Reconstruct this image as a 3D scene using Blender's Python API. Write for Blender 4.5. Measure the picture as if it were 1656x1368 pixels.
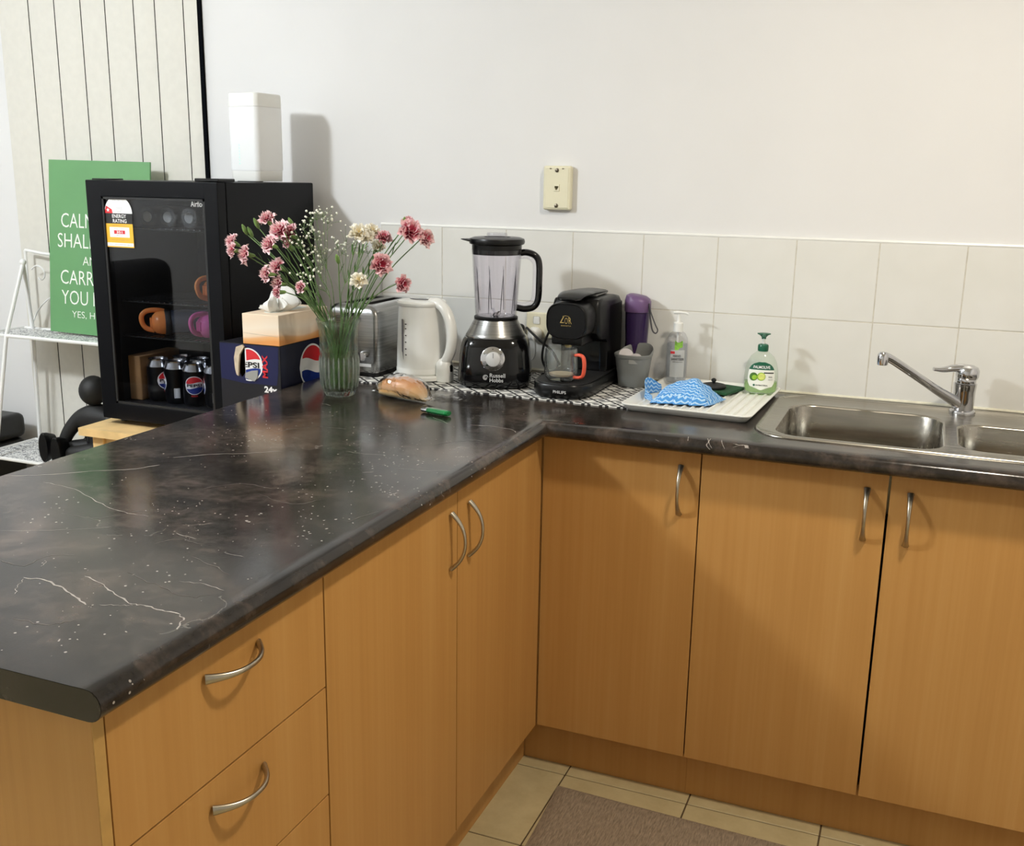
import bpy, bmesh, math, random
from mathutils import Vector, Matrix, noise
random.seed(7)
PI = math.pi
for o in list(bpy.data.objects): bpy.data.objects.remove(o, do_unlink=True)
SC = bpy.context.scene
COL = SC.collection

# ------------------------------------------------------------------ camera
CAM = Vector((0.7171, -2.7146, 1.4521)); YAW, PITCH, ROLL, FPX = -0.3816, -0.234, 0.0167, 1653.84
IW, IH = 1656, 1368
F_ = Vector((math.sin(YAW)*math.cos(PITCH), math.cos(YAW)*math.cos(PITCH), math.sin(PITCH)))
R0 = Vector((math.cos(YAW), -math.sin(YAW), 0)); U0 = R0.cross(F_)
R_ = R0*math.cos(ROLL) + U0*math.sin(ROLL); U_ = -R0*math.sin(ROLL) + U0*math.cos(ROLL)
cd = bpy.data.cameras.new('camera'); cam = bpy.data.objects.new('camera', cd); COL.objects.link(cam)
m = Matrix((R_, U_, -F_)).transposed().to_4x4(); m.translation = CAM; cam.matrix_world = m
cd.sensor_fit = 'HORIZONTAL'; cd.sensor_width = 36.0; cd.lens = FPX*36.0/IW; cd.clip_start = 0.02
SC.camera = cam

# ------------------------------------------------------------------ world, lamps, exposure
w = bpy.data.worlds.new('night'); SC.world = w; w.use_nodes = True
w.node_tree.nodes['Background'].inputs[0].default_value = (0.02, 0.022, 0.03, 1)
w.node_tree.nodes['Background'].inputs[1].default_value = 0.3
def lamp(name, loc, power, col, size):
    l = bpy.data.lights.new(name, 'AREA'); l.shape = 'DISK'; l.size = size; l.energy = power; l.color = col
    o = bpy.data.objects.new(name, l); COL.objects.link(o); o.location = loc
    return o
def bulb(name, loc, power, col, radius):
    l = bpy.data.lights.new(name, 'POINT'); l.energy = power; l.color = col; l.shadow_soft_size = radius
    o = bpy.data.objects.new(name, l); COL.objects.link(o); o.location = loc
bulb('living_room_ceiling_lamp_offscreen', (-1.75, -2.15, 2.32), 116, (0.90, 0.955, 1.0), 0.09)
lamp('kitchen_ceiling_lamp_offscreen', (0.93, -1.3, 2.41), 25, (1.0, 0.90, 0.75), 0.16)
SC.view_settings.view_transform = 'Standard'; SC.view_settings.look = 'None'
SC.view_settings.gamma = 1.0; SC.view_settings.exposure = 0.0; SC.view_settings.use_curve_mapping = False

# ------------------------------------------------------------------ pixel helpers (direction only; the plane gives the distance)
def ray(u, v): return F_ + R_*((u-IW/2)/FPX) + U_*((IH/2-v)/FPX)
def onax(u, v, ax, val):
    d = ray(u, v); return CAM + d*((val-CAM[ax])/d[ax])
def onz(u, v, z): return onax(u, v, 2, z)
def ony(u, v, y): return onax(u, v, 1, y)
def onx(u, v, x): return onax(u, v, 0, x)

# ------------------------------------------------------------------ materials
def lin(c):
    def f(x):
        x /= 255.0
        return x/12.92 if x <= 0.04045 else ((x+0.055)/1.055)**2.4
    return (f(c[0]), f(c[1]), f(c[2]), 1.0)
class G:
    """tiny node-graph helper"""
    def __init__(s, name):
        s.m = bpy.data.materials.new(name); s.m.use_nodes = True; s.nt = s.m.node_tree
        s.b = s.nt.nodes['Principled BSDF']; s.out = s.nt.nodes['Material Output']
    def n(s, t, **kw):
        x = s.nt.nodes.new(t)
        for k, v in kw.items(): setattr(x, k, v)
        return x
    def link(s, a, b): s.nt.links.new(a, b)
    def setin(s, sock, v):
        if hasattr(v, 'is_linked') or isinstance(v, bpy.types.NodeSocket): s.link(v, sock)
        else: sock.default_value = v
    def math(s, op, a, b=None, c=None):
        x = s.n('ShaderNodeMath', operation=op); s.setin(x.inputs[0], a)
        if b is not None: s.setin(x.inputs[1], b)
        if c is not None: s.setin(x.inputs[2], c)
        return x.outputs[0]
    def coord(s, kind='Object', scale=(1,1,1), rot=(0,0,0)):
        t = s.n('ShaderNodeTexCoord'); mp = s.n('ShaderNodeMapping'); s.link(t.outputs[kind], mp.inputs[0])
        mp.inputs['Scale'].default_value = scale; mp.inputs['Rotation'].default_value = rot
        return mp.outputs[0]
    def noise(s, vec, scale=5, detail=3, rough=0.5, dist=0.0):
        x = s.n('ShaderNodeTexNoise'); s.link(vec, x.inputs['Vector']); x.inputs['Scale'].default_value = scale
        x.inputs['Detail'].default_value = detail; x.inputs['Roughness'].default_value = rough; x.inputs['Distortion'].default_value = dist
        return x.outputs[0]
    def ramp(s, fac, stops, interp='LINEAR'):
        x = s.n('ShaderNodeValToRGB'); s.link(fac, x.inputs[0]); cr = x.color_ramp; cr.interpolation = interp
        while len(cr.elements) < len(stops): cr.elements.new(0.5)
        for e, (p, c) in zip(cr.elements, stops):
            e.position = p; e.color = lin(c) if max(c[:3]) > 1 or len(c) == 3 else c
        return x.outputs[0]
    def mix(s, fac, a, b):
        x = s.n('ShaderNodeMix', data_type='RGBA'); s.setin(x.inputs[0], fac)
        for i, v in ((6, a), (7, b)):
            if isinstance(v, tuple): x.inputs[i].default_value = lin(v)
            else: s.link(v, x.inputs[i])
        return x.outputs[2]
    def bump(s, h, strength=0.2, dist=0.002):
        x = s.n('ShaderNodeBump'); x.inputs['Strength'].default_value = strength; x.inputs['Distance'].default_value = dist
        s.link(h, x.inputs['Height']); s.link(x.outputs[0], s.b.inputs['Normal'])
    def col(s, v):
        if isinstance(v, tuple): s.b.inputs['Base Color'].default_value = lin(v)
        else: s.link(v, s.b.inputs['Base Color'])
    def sep(s, vec):
        x = s.n('ShaderNodeSeparateXYZ'); s.link(vec, x.inputs[0]); return x.outputs
MATS = {}
def mat(name, c, rough=0.5, metal=0.0, var=0.0, vscale=8.0, bump=0.0, bscale=200.0, **kw):
    if name in MATS: return MATS[name]
    g = G(name); g.b.inputs['Roughness'].default_value = rough; g.b.inputs['Metallic'].default_value = metal
    if var > 0:
        nz = g.noise(g.coord(), vscale, 3)
        a = tuple(max(0, x*(1-var)) for x in c); b = tuple(min(255, x*(1+var)) for x in c)
        g.col(g.ramp(nz, [(0.3, a), (0.7, b)]))
    else: g.col(c)
    if bump > 0: g.bump(g.noise(g.coord(), bscale, 2), bump, 0.001)
    for k, v in kw.items(): g.b.inputs[k.replace('_', ' ')].default_value = v
    MATS[name] = g.m; return g.m
def thin_glass(name, tint, refl_rough=0.03, opacity=0.0, body=(200,200,200), ior=1.45, boost=1.0):
    """clear sheet: tinted see-through, mirror sheen by Fresnel, a little milky body"""
    g = G(name); nt = g.nt; nt.nodes.remove(g.b)
    t = g.n('ShaderNodeBsdfTransparent'); t.inputs[0].default_value = lin(tint)
    gl = g.n('ShaderNodeBsdfGlossy'); gl.inputs['Roughness'].default_value = refl_rough
    lw = g.n('ShaderNodeLayerWeight'); lw.inputs[0].default_value = 0.5; f0 = ((ior-1)/(ior+1))**2
    fres = g.math('MULTIPLY_ADD', g.math('POWER', lw.outputs['Facing'], 4.0), 1-f0, f0)
    d = g.n('ShaderNodeBsdfDiffuse'); d.inputs[0].default_value = lin(body)
    m1 = g.n('ShaderNodeMixShader'); m1.inputs[0].default_value = opacity
    g.link(t.outputs[0], m1.inputs[1]); g.link(d.outputs[0], m1.inputs[2])
    m2 = g.n('ShaderNodeMixShader'); g.link(g.math('MINIMUM', g.math('MULTIPLY', fres, boost), 1.0), m2.inputs[0])
    g.link(m1.outputs[0], m2.inputs[1]); g.link(gl.outputs[0], m2.inputs[2])
    g.link(m2.outputs[0], g.out.inputs[0]); MATS[name] = g.m; return g.m

def make_materials():
    # beech laminate
    for nm, rx in (('beech', 0), ):
        g = G(nm)
        v = g.coord('Object', (95, 95, 1.6)); fine = g.noise(v, 1.0, 4, 0.6)
        v2 = g.coord('Object', (14, 14, 0.55)); broad = g.noise(v2, 1.0, 3, 0.5, 0.4)
        s = g.math('ADD', g.math('MULTIPLY', fine, 0.45), g.math('MULTIPLY', broad, 0.55))
        g.col(g.ramp(s, [(0.26, (173, 125, 66)), (0.50, (184, 136, 75)), (0.74, (192, 146, 85))]))
        g.b.inputs['Roughness'].default_value = 0.42; g.b.inputs['Specular IOR Level'].default_value = 0.35
        g.bump(fine, 0.04, 0.001); MATS[nm] = g.m
    mat('beech_edge', (186, 146, 82), 0.5, var=0.05, vscale=30)
    # stone-look laminate
    g = G('stone_laminate')
    v = g.coord('Object')
    a = g.noise(v, 7, 6, 0.62, 0.6); b = g.noise(v, 60, 4, 0.6)
    s = g.math('ADD', g.math('MULTIPLY', a, 0.72), g.math('MULTIPLY', b, 0.28))
    base = g.ramp(s, [(0.36, (26, 23, 21)), (0.5, (44, 39, 35)), (0.66, (84, 72, 64))])
    vor = g.n('ShaderNodeTexVoronoi', feature='DISTANCE_TO_EDGE'); vor.inputs['Scale'].default_value = 4.2
    wob = g.n('ShaderNodeTexNoise'); wob.inputs['Scale'].default_value = 9; wob.inputs['Detail'].default_value = 5
    g.link(v, wob.inputs['Vector'])
    ad = g.n('ShaderNodeVectorMath', operation='MULTIPLY_ADD'); g.link(wob.outputs['Color'], ad.inputs[0])
    ad.inputs[1].default_value = (0.25, 0.25, 0.25); g.link(v, ad.inputs[2]); g.link(ad.outputs[0], vor.inputs['Vector'])
    vein = g.math('LESS_THAN', vor.outputs['Distance'], 0.006)
    msk = g.math('GREATER_THAN', g.noise(v, 5.5, 2), 0.60)
    vm = g.math('MULTIPLY', g.math('MULTIPLY', vein, msk), 0.16)
    sp = g.n('ShaderNodeTexVoronoi', feature='F1'); sp.inputs['Scale'].default_value = 75; g.link(v, sp.inputs['Vector'])
    spk = g.math('MULTIPLY', g.math('LESS_THAN', sp.outputs['Distance'], 0.13), g.math('GREATER_THAN', g.noise(v, 6.5, 3), 0.585))
    fac = g.math('MAXIMUM', vm, g.math('MULTIPLY', spk, 0.7))
    g.col(g.mix(fac, base, (190, 182, 172)))
    g.b.inputs['Specular IOR Level'].default_value = 0.42
    g.link(g.math('MULTIPLY_ADD', b, 0.10, 0.11), g.b.inputs['Roughness'])
    g.bump(g.noise(v, 260, 2), 0.05, 0.001); MATS['stone_laminate'] = g.m
    mat('vein', (158, 150, 142), 0.3); mat('vein_soft', (92, 84, 77), 0.3)
    # walls, tiles, floor
    mat('wall_paint', (228, 227, 226), 0.85, var=0.008, vscale=3, bump=0.04, bscale=300)
    mat('ceiling_paint', (235, 234, 230), 0.9, var=0.01)
    g = G('wall_tile'); v = g.coord(); g.col(g.ramp(g.noise(v, 9, 2), [(0.3, (224, 223, 217)), (0.7, (229, 228, 223))]))
    g.b.inputs['Roughness'].default_value = 0.27; g.bump(g.noise(v, 14, 2), 0.03, 0.002); MATS['wall_tile'] = g.m
    mat('wall_grout', (204, 199, 186), 0.9, var=0.06, vscale=40)
    mat('silicone', (226, 221, 200), 0.45, var=0.04, vscale=60)
    g = G('floor_tile'); v = g.coord(); g.col(g.ramp(g.noise(v, 12, 5, 0.65), [(0.3, (178, 162, 122)), (0.7, (198, 183, 142))]))
    g.b.inputs['Roughness'].default_value = 0.42; MATS['floor_tile'] = g.m
    mat('floor_grout', (84, 66, 44), 0.95, var=0.15, vscale=60)
    g = G('rug'); v = g.coord('Object', (1, 1, 1)); wv = g.noise(g.coord('Object', (260, 45, 1)), 1.0, 3, 0.6)
    g.col(g.ramp(wv, [(0.3, (118, 104, 86)), (0.7, (162, 145, 124))])); g.b.inputs['Roughness'].default_value = 0.95
    g.bump(wv, 0.6, 0.004); MATS['rug'] = g.m
    # metals
    mat('brushed_nickel', (176, 168, 152), 0.30, 1.0, var=0.05, vscale=50)
    mat('chrome', (205, 205, 208), 0.07, 1.0, var=0.01)
    g = G('stainless'); st = g.noise(g.coord('Object', (4, 260, 60)), 1.0, 3); g.col(g.ramp(st, [(0.3, (150, 146, 138)), (0.7, (176, 171, 160))]))
    g.b.inputs['Metallic'].default_value = 1.0; g.link(g.math('MULTIPLY_ADD', st, 0.16, 0.17), g.b.inputs['Roughness']); MATS['stainless'] = g.m
    g = G('brushed_steel'); st = g.noise(g.coord('Object', (6, 6, 420)), 1.0, 3); g.col(g.ramp(st, [(0.3, (140, 140, 140)), (0.7, (172, 172, 170))]))
    g.b.inputs['Metallic'].default_value = 1.0; g.b.inputs['Roughness'].default_value = 0.27; MATS['brushed_steel'] = g.m
    mat('screw', (120, 112, 98), 0.4, 1.0, var=0.1)
    # plastics and paints
    mat('black_gloss', (11, 11, 13), 0.10, var=0.1); mat('black_satin', (8, 8, 9), 0.30, var=0.08, Specular_IOR_Level=0.35)
    mat('black_matt', (15, 15, 16), 0.6, var=0.1); mat('charcoal', (8, 8, 9), 0.36, var=0.06, Specular_IOR_Level=0.28)
    mat('fridge_black', (7, 8, 12), 0.40, var=0.05, Specular_IOR_Level=0.15); mat('fridge_liner', (20, 21, 24), 0.6, var=0.05)
    mat('rubber', (12, 12, 12), 0.7, var=0.1)
    mat('ivory', (226, 220, 192), 0.4, var=0.02)
    mat('kettle_white', (240, 240, 236), 0.24, var=0.015); mat('kettle_grey', (112, 112, 116), 0.3, var=0.03)
    mat('white_plastic', (236, 236, 232), 0.32, var=0.01); mat('router_white', (240, 241, 241), 0.35, var=0.01)
    mat('tray_white', (232, 232, 226), 0.30, var=0.01)
    mat('grey_plastic', (128, 130, 128), 0.45, var=0.04); mat('light_grey_plastic', (150, 150, 146), 0.45, var=0.03)
    mat('lever_grey', (98, 99, 98), 0.4, var=0.03)
    mat('rack_white', (238, 238, 236), 0.4, var=0.01)
    mat('blind', (217, 214, 205), 0.8, var=0.012, vscale=40, bump=0.08, bscale=500)
    mat('green_sign', (98, 150, 98), 0.35, var=0.015); mat('sign_white', (240, 243, 236), 0.4, var=0.01)
    mat('purple', (106, 78, 120), 0.4, var=0.03); mat('strap', (78, 76, 82), 0.7, var=0.05)
    mat('dark_green', (20, 92, 66), 0.3, var=0.04); mat('scourer', (32, 76, 48), 0.95, var=0.15, vscale=120, bump=0.6, bscale=400)
    mat('red', (206, 40, 48), 0.4, var=0.03); mat('blue_logo', (28, 52, 132), 0.35, var=0.03); mat('orange_red', (214, 84, 58), 0.35, var=0.04)
    mat('gold', (206, 178, 108), 0.35, 0.6, var=0.03); mat('silver_print', (196, 196, 196), 0.4, var=0.02)
    mat('print_white', (238, 238, 238), 0.5, var=0.01); mat('print_grey', (120, 120, 120), 0.5, var=0.02); mat('print_black', (24, 24, 24), 0.5, var=0.05)
    mat('print_yellow', (236, 178, 52), 0.45, var=0.02)
    mat('pine', (222, 188, 132), 0.5, var=0.06, vscale=14)
    mat('cardboard', (150, 112, 70), 0.8, var=0.06, vscale=20); mat('cardboard_pale', (196, 180, 156), 0.8, var=0.06, vscale=60)
    mat('black_leather', (20, 19, 19), 0.42, var=0.1, bump=0.2, bscale=160); mat('doll_cloth', (16, 16, 17), 0.6, var=0.12, bump=0.2, bscale=140)
    mat('doll_gloss', (12, 12, 13), 0.22, var=0.1)
    mat('window_frame', (60, 60, 62), 0.4, 0.5, var=0.05)
    mat('can_black', (16, 17, 20), 0.28, 0.4, var=0.06); mat('can_silver', (190, 190, 192), 0.22, 1.0, var=0.03)
    mat('stem_green', (98, 126, 74), 0.55, var=0.14, vscale=50); mat('leaf_green', (86, 124, 62), 0.5, var=0.16, vscale=60); mat('bud_green', (120, 152, 84), 0.5, var=0.12, vscale=80)
    mat('floret', (242, 242, 226), 0.7, var=0.03); mat('tissue', (240, 239, 234), 0.9, var=0.02, Subsurface_Weight=0.0)
    mat('glass_dark_body', (40, 44, 58), 0.2, var=0.05)
    mat('capsule_gold', (196, 164, 92), 0.3, 0.8, var=0.04); mat('capsule_purple', (128, 84, 146), 0.35, 0.4, var=0.04); mat('capsule_foil', (222, 216, 218), 0.35, 0.5, var=0.02)
    mat('lime', (142, 184, 52), 0.5, var=0.12, vscale=80); mat('lime_dark', (66, 108, 34), 0.5, var=0.12, vscale=80); mat('lime_flesh', (214, 222, 120), 0.5, var=0.06, vscale=80)
    mat('label_white', (238, 240, 232), 0.4, var=0.01); mat('aloe', (126, 176, 64), 0.5, var=0.2, vscale=120)
    mat('cream_petal', (240, 228, 196), 0.8, var=0.05, vscale=60)
    mat('capsule_dark', (34, 34, 30), 0.4, 0.3, var=0.1)
    for nm, edge, mid, core in (('petal_pink', (246, 214, 214), (214, 110, 130), (172, 38, 72)), ('petal_rose', (240, 196, 200), (196, 74, 98), (150, 24, 54)),
                                ('petal_cream', (250, 246, 232), (244, 234, 206), (226, 206, 150))):
        g = G(nm); at = g.n('ShaderNodeAttribute', attribute_name='petal'); nz = g.noise(g.coord(), 260, 3)
        f = g.math('ADD', at.outputs['Fac'], g.math('MULTIPLY', g.math('SUBTRACT', nz, 0.5), 0.35))
        g.col(g.ramp(f, [(0.22, core), (0.62, mid), (0.88, edge)])); g.b.inputs['Roughness'].default_value = 0.75; MATS[nm] = g.m
    # bread
    g = G('bread_crust'); at = g.coord(); z = g.sep(at)[2]; nz = g.noise(at, 40, 4)
    f = g.math('ADD', g.math('MULTIPLY', z, 19.0), g.math('MULTIPLY', g.math('SUBTRACT', nz, 0.5), 0.5))
    g.col(g.ramp(f, [(0.15, (240, 222, 178)), (0.45, (226, 176, 112)), (0.85, (206, 138, 72))])); g.b.inputs['Roughness'].default_value = 0.55; MATS['bread_crust'] = g.m
    # dish cloth: blue with white zigzag lines (print)
    g = G('dish_cloth'); t = g.n('ShaderNodeTexCoord'); o = g.sep(t.outputs['UV'])
    zz = g.math('PINGPONG', g.math('MULTIPLY', o[0], 15.0), 0.5)
    ph = g.math('FRACT', g.math('ADD', g.math('MULTIPLY', o[1], 17.0), zz))
    g.col(g.mix(g.math('GREATER_THAN', ph, 0.62), (76, 146, 214), (178, 210, 236))); g.b.inputs['Roughness'].default_value = 0.9
    g.bump(g.noise(g.coord(), 500, 2), 0.2, 0.001); MATS['dish_cloth'] = g.m
    # place mat: woven white ground, black lattice with ovals (print)
    g = G('place_mat'); o = g.sep(g.coord('Object', (22, 22, 1)))
    p, q = o[0], o[1]
    def band(a, wd): return g.math('LESS_THAN', g.math('ABSOLUTE', g.math('SUBTRACT', g.math('FRACT', a), 0.5)), wd)
    l1 = band(g.math('ADD', p, q), 0.10); l2 = band(g.math('SUBTRACT', p, q), 0.10)
    fx = g.math('SUBTRACT', g.math('FRACT', p), 0.5); fy = g.math('SUBTRACT', g.math('FRACT', q), 0.5)
    dd = g.math('ADD', g.math('MULTIPLY', g.math('MULTIPLY', fx, fx), 14.0), g.math('MULTIPLY', g.math('MULTIPLY', fy, fy), 30.0))
    ov = g.math('LESS_THAN', dd, 0.62)
    g.col(g.mix(g.math('MAXIMUM', g.math('MAXIMUM', l1, l2), ov), (222, 221, 216), (44, 43, 45))); g.b.inputs['Roughness'].default_value = 0.85
    MATS['place_mat'] = g.m
    # tissue box: cream with an orange swoosh
    g = G('tissue_box'); v = g.coord(); o = g.sep(v)
    wv = g.math('ADD', o[2], g.math('MULTIPLY', g.math('SINE', g.math('MULTIPLY', g.math('ADD', o[0], o[1]), 26.0)), 0.006))
    g.col(g.ramp(g.math('MULTIPLY', wv, 12.5), [(0.08, (222, 150, 82)), (0.22, (232, 178, 122)), (0.3, (240, 214, 186)), (0.55, (242, 226, 206)), (0.85, (240, 218, 192))])); g.b.inputs['Roughness'].default_value = 0.55; MATS['tissue_box'] = g.m
    # carton blue with halftone dots
    g = G('carton_blue'); vv = g.n('ShaderNodeTexVoronoi', feature='F1'); vv.inputs['Scale'].default_value = 230; vv.inputs['Randomness'].default_value = 0.0
    g.link(g.coord(), vv.inputs['Vector']); g.col(g.mix(g.math('LESS_THAN', vv.outputs['Distance'], 0.34), (13, 20, 66), (30, 46, 130))); g.b.inputs['Roughness'].default_value = 0.4; MATS['carton_blue'] = g.m
    mat('carton_black', (20, 20, 27), 0.4, var=0.08); mat('carton_navy', (16, 20, 46), 0.4, var=0.08)
    # perforated white metal shelf sheet
    g = G('lace_metal'); nz = g.noise(g.coord('Object', (1, 1, 1)), 95, 2, 0.5, 1.5)
    g.col(g.ramp(nz, [(0.44, (120, 122, 126)), (0.52, (238, 238, 236))], 'EASE')); g.b.inputs['Roughness'].default_value = 0.5; MATS['lace_metal'] = g.m
    # see-through things
    thin_glass('fridge_glass', (236, 238, 242), 0.01, 0.0, ior=1.5, boost=0.8)
    thin_glass('window_glass', (244, 247, 246), 0.01, 0.0, ior=1.5, boost=1.0)
    thin_glass('clear_plastic', (248, 248, 250), 0.06, 0.03, (214, 214, 218))
    thin_glass('jar_plastic', (251, 250, 253), 0.04, 0.02, (206, 204, 214), boost=1.3)
    thin_glass('clear_glass', (249, 251, 250), 0.02, 0.025, (226, 230, 228), boost=2.2)
    thin_glass('film', (250, 250, 250), 0.08, 0.04, (240, 240, 240), boost=4.0)
    thin_glass('label_clear', (250, 250, 250), 0.15, 0.4, (240, 242, 240)); thin_glass('sanitiser_gel', (238, 241, 244), 0.06, 0.10, (214, 218, 220))
    thin_glass('soap_clear', (246, 250, 245), 0.06, 0.10, (236, 240, 234)); thin_glass('soap_green', (214, 238, 184), 0.06, 0.32, (202, 230, 160))
    thin_glass('purple_clear', (130, 100, 164), 0.08, 0.45, (78, 56, 106))
    thin_glass('lighter_green', (90, 200, 130), 0.06, 0.5, (20, 148, 78), boost=1.6)
    thin_glass('orange_clear', (242, 164, 92), 0.08, 0.55, (240, 150, 80)); thin_glass('pink_clear', (232, 120, 190), 0.08, 0.55, (232, 104, 182))
    thin_glass('water_green', (250, 252, 240), 0.03, 0.015, (200, 210, 160))
    thin_glass('vase_glass', (247, 250, 248), 0.04, 0.08, (236, 240, 238), boost=3.0)
    g = G('cut_glass'); g.col((246, 250, 248)); g.b.inputs['Transmission Weight'].default_value = 1.0; g.b.inputs['Roughness'].default_value = 0.03; g.b.inputs['IOR'].default_value = 1.48
    tr = g.n('ShaderNodeBsdfTransparent'); tr.inputs[0].default_value = lin((236, 242, 238)); mx = g.n('ShaderNodeMixShader'); mx.inputs[0].default_value = 0.62
    g.link(g.b.outputs[0], mx.inputs[1]); g.link(tr.outputs[0], mx.inputs[2]); g.link(mx.outputs[0], g.out.inputs[0]); MATS['cut_glass'] = g.m
make_materials()

# ------------------------------------------------------------------ mesh helpers
def V(*a): return Vector(a)
def se_ring(a, b, n, z, e=2.0, cx=0.0, cy=0.0, rot=0.0):
    """superellipse ring: e=2 ellipse, larger = squarer"""
    out = []
    for i in range(n):
        t = 2*PI*i/n; c, s = math.cos(t), math.sin(t)
        x = a*math.copysign(abs(c)**(2/e), c); y = b*math.copysign(abs(s)**(2/e), s)
        out.append(Vector((cx + x*math.cos(rot) - y*math.sin(rot), cy + x*math.sin(rot) + y*math.cos(rot), z)))
    return out
def rr_ring(x0, x1, y0, y1, r, z, k=6):
    """rounded rectangle ring, counter-clockwise"""
    out = []
    for cx, cy, a0 in ((x1-r, y1-r, 0), (x0+r, y1-r, 90), (x0+r, y0+r, 180), (x1-r, y0+r, 270)):
        for i in range(k+1):
            a = math.radians(a0 + 90*i/k); out.append(Vector((cx + r*math.cos(a), cy + r*math.sin(a), z)))
    return out
def catmull(pts, k=6, closed=False):
    P = [Vector(p) for p in pts]; n = len(P); out = []
    rng = range(n) if closed else range(n-1)
    for i in rng:
        p0 = P[(i-1) % n] if closed or i > 0 else P[0]*2 - P[1]
        p1 = P[i]; p2 = P[(i+1) % n]
        p3 = P[(i+2) % n] if closed or i+2 < n else P[-1]*2 - P[-2]
        for j in range(k):
            t = j/k
            out.append(0.5*((2*p1) + (p2-p0)*t + (2*p0-5*p1+4*p2-p3)*t*t + (-p0+3*p1-3*p2+p3)*t**3))
    if not closed: out.append(P[-1].copy())
    return out
class Fr:
    """flat frame: x right, y up, d out of the surface"""
    def __init__(s, o, r, u): s.o, s.r, s.u = Vector(o), Vector(r).normalized(), Vector(u).normalized(); s.n = s.r.cross(s.u)
    def __call__(s, x, y, d=0.0): return s.o + s.r*x + s.u*y + s.n*d
class CylFr:
    """frame wrapped round a vertical axis; a0 = heading of x=0 (0 = towards -y)"""
    def __init__(s, c, R, a0=0.0, sx=1.0, sy=1.0): s.c, s.R, s.a0, s.sx, s.sy = Vector(c), R, a0, sx, sy
    def __call__(s, x, y, d=0.0):
        a = s.a0 + x/s.R; R = s.R(y) if callable(s.R) else s.R
        return s.c + Vector(((R+d)*math.sin(a)*s.sx, -(R+d)*math.cos(a)*s.sy, y))
_txt = {}
def text_geo(body, shear=0.0, bold=0.0):
    key = (body, shear, bold)
    if key in _txt: return _txt[key]
    c = bpy.data.curves.new('t', 'FONT'); c.body = body; c.size = 1.0; c.shear = shear; c.offset = bold; c.resolution_u = 3
    c.align_x = 'CENTER'; c.align_y = 'CENTER'
    o = bpy.data.objects.new('t', c); COL.objects.link(o)
    bpy.context.view_layer.update()
    me = bpy.data.meshes.new_from_object(o.evaluated_get(bpy.context.evaluated_depsgraph_get()))
    vs = [(v.co.x, v.co.y) for v in me.vertices]; fs = [tuple(p.vertices) for p in me.polygons]
    xs = [a for a, _ in vs]; ys = [b for _, b in vs]
    cx, cy = (min(xs)+max(xs))/2, (min(ys)+max(ys))/2; wd, ht = max(xs)-min(xs), max(ys)-min(ys)
    bpy.data.objects.remove(o, do_unlink=True); bpy.data.curves.remove(c); bpy.data.meshes.remove(me)
    _txt[key] = ([(a-cx, b-cy) for a, b in vs], fs, wd, ht); return _txt[key]
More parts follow.
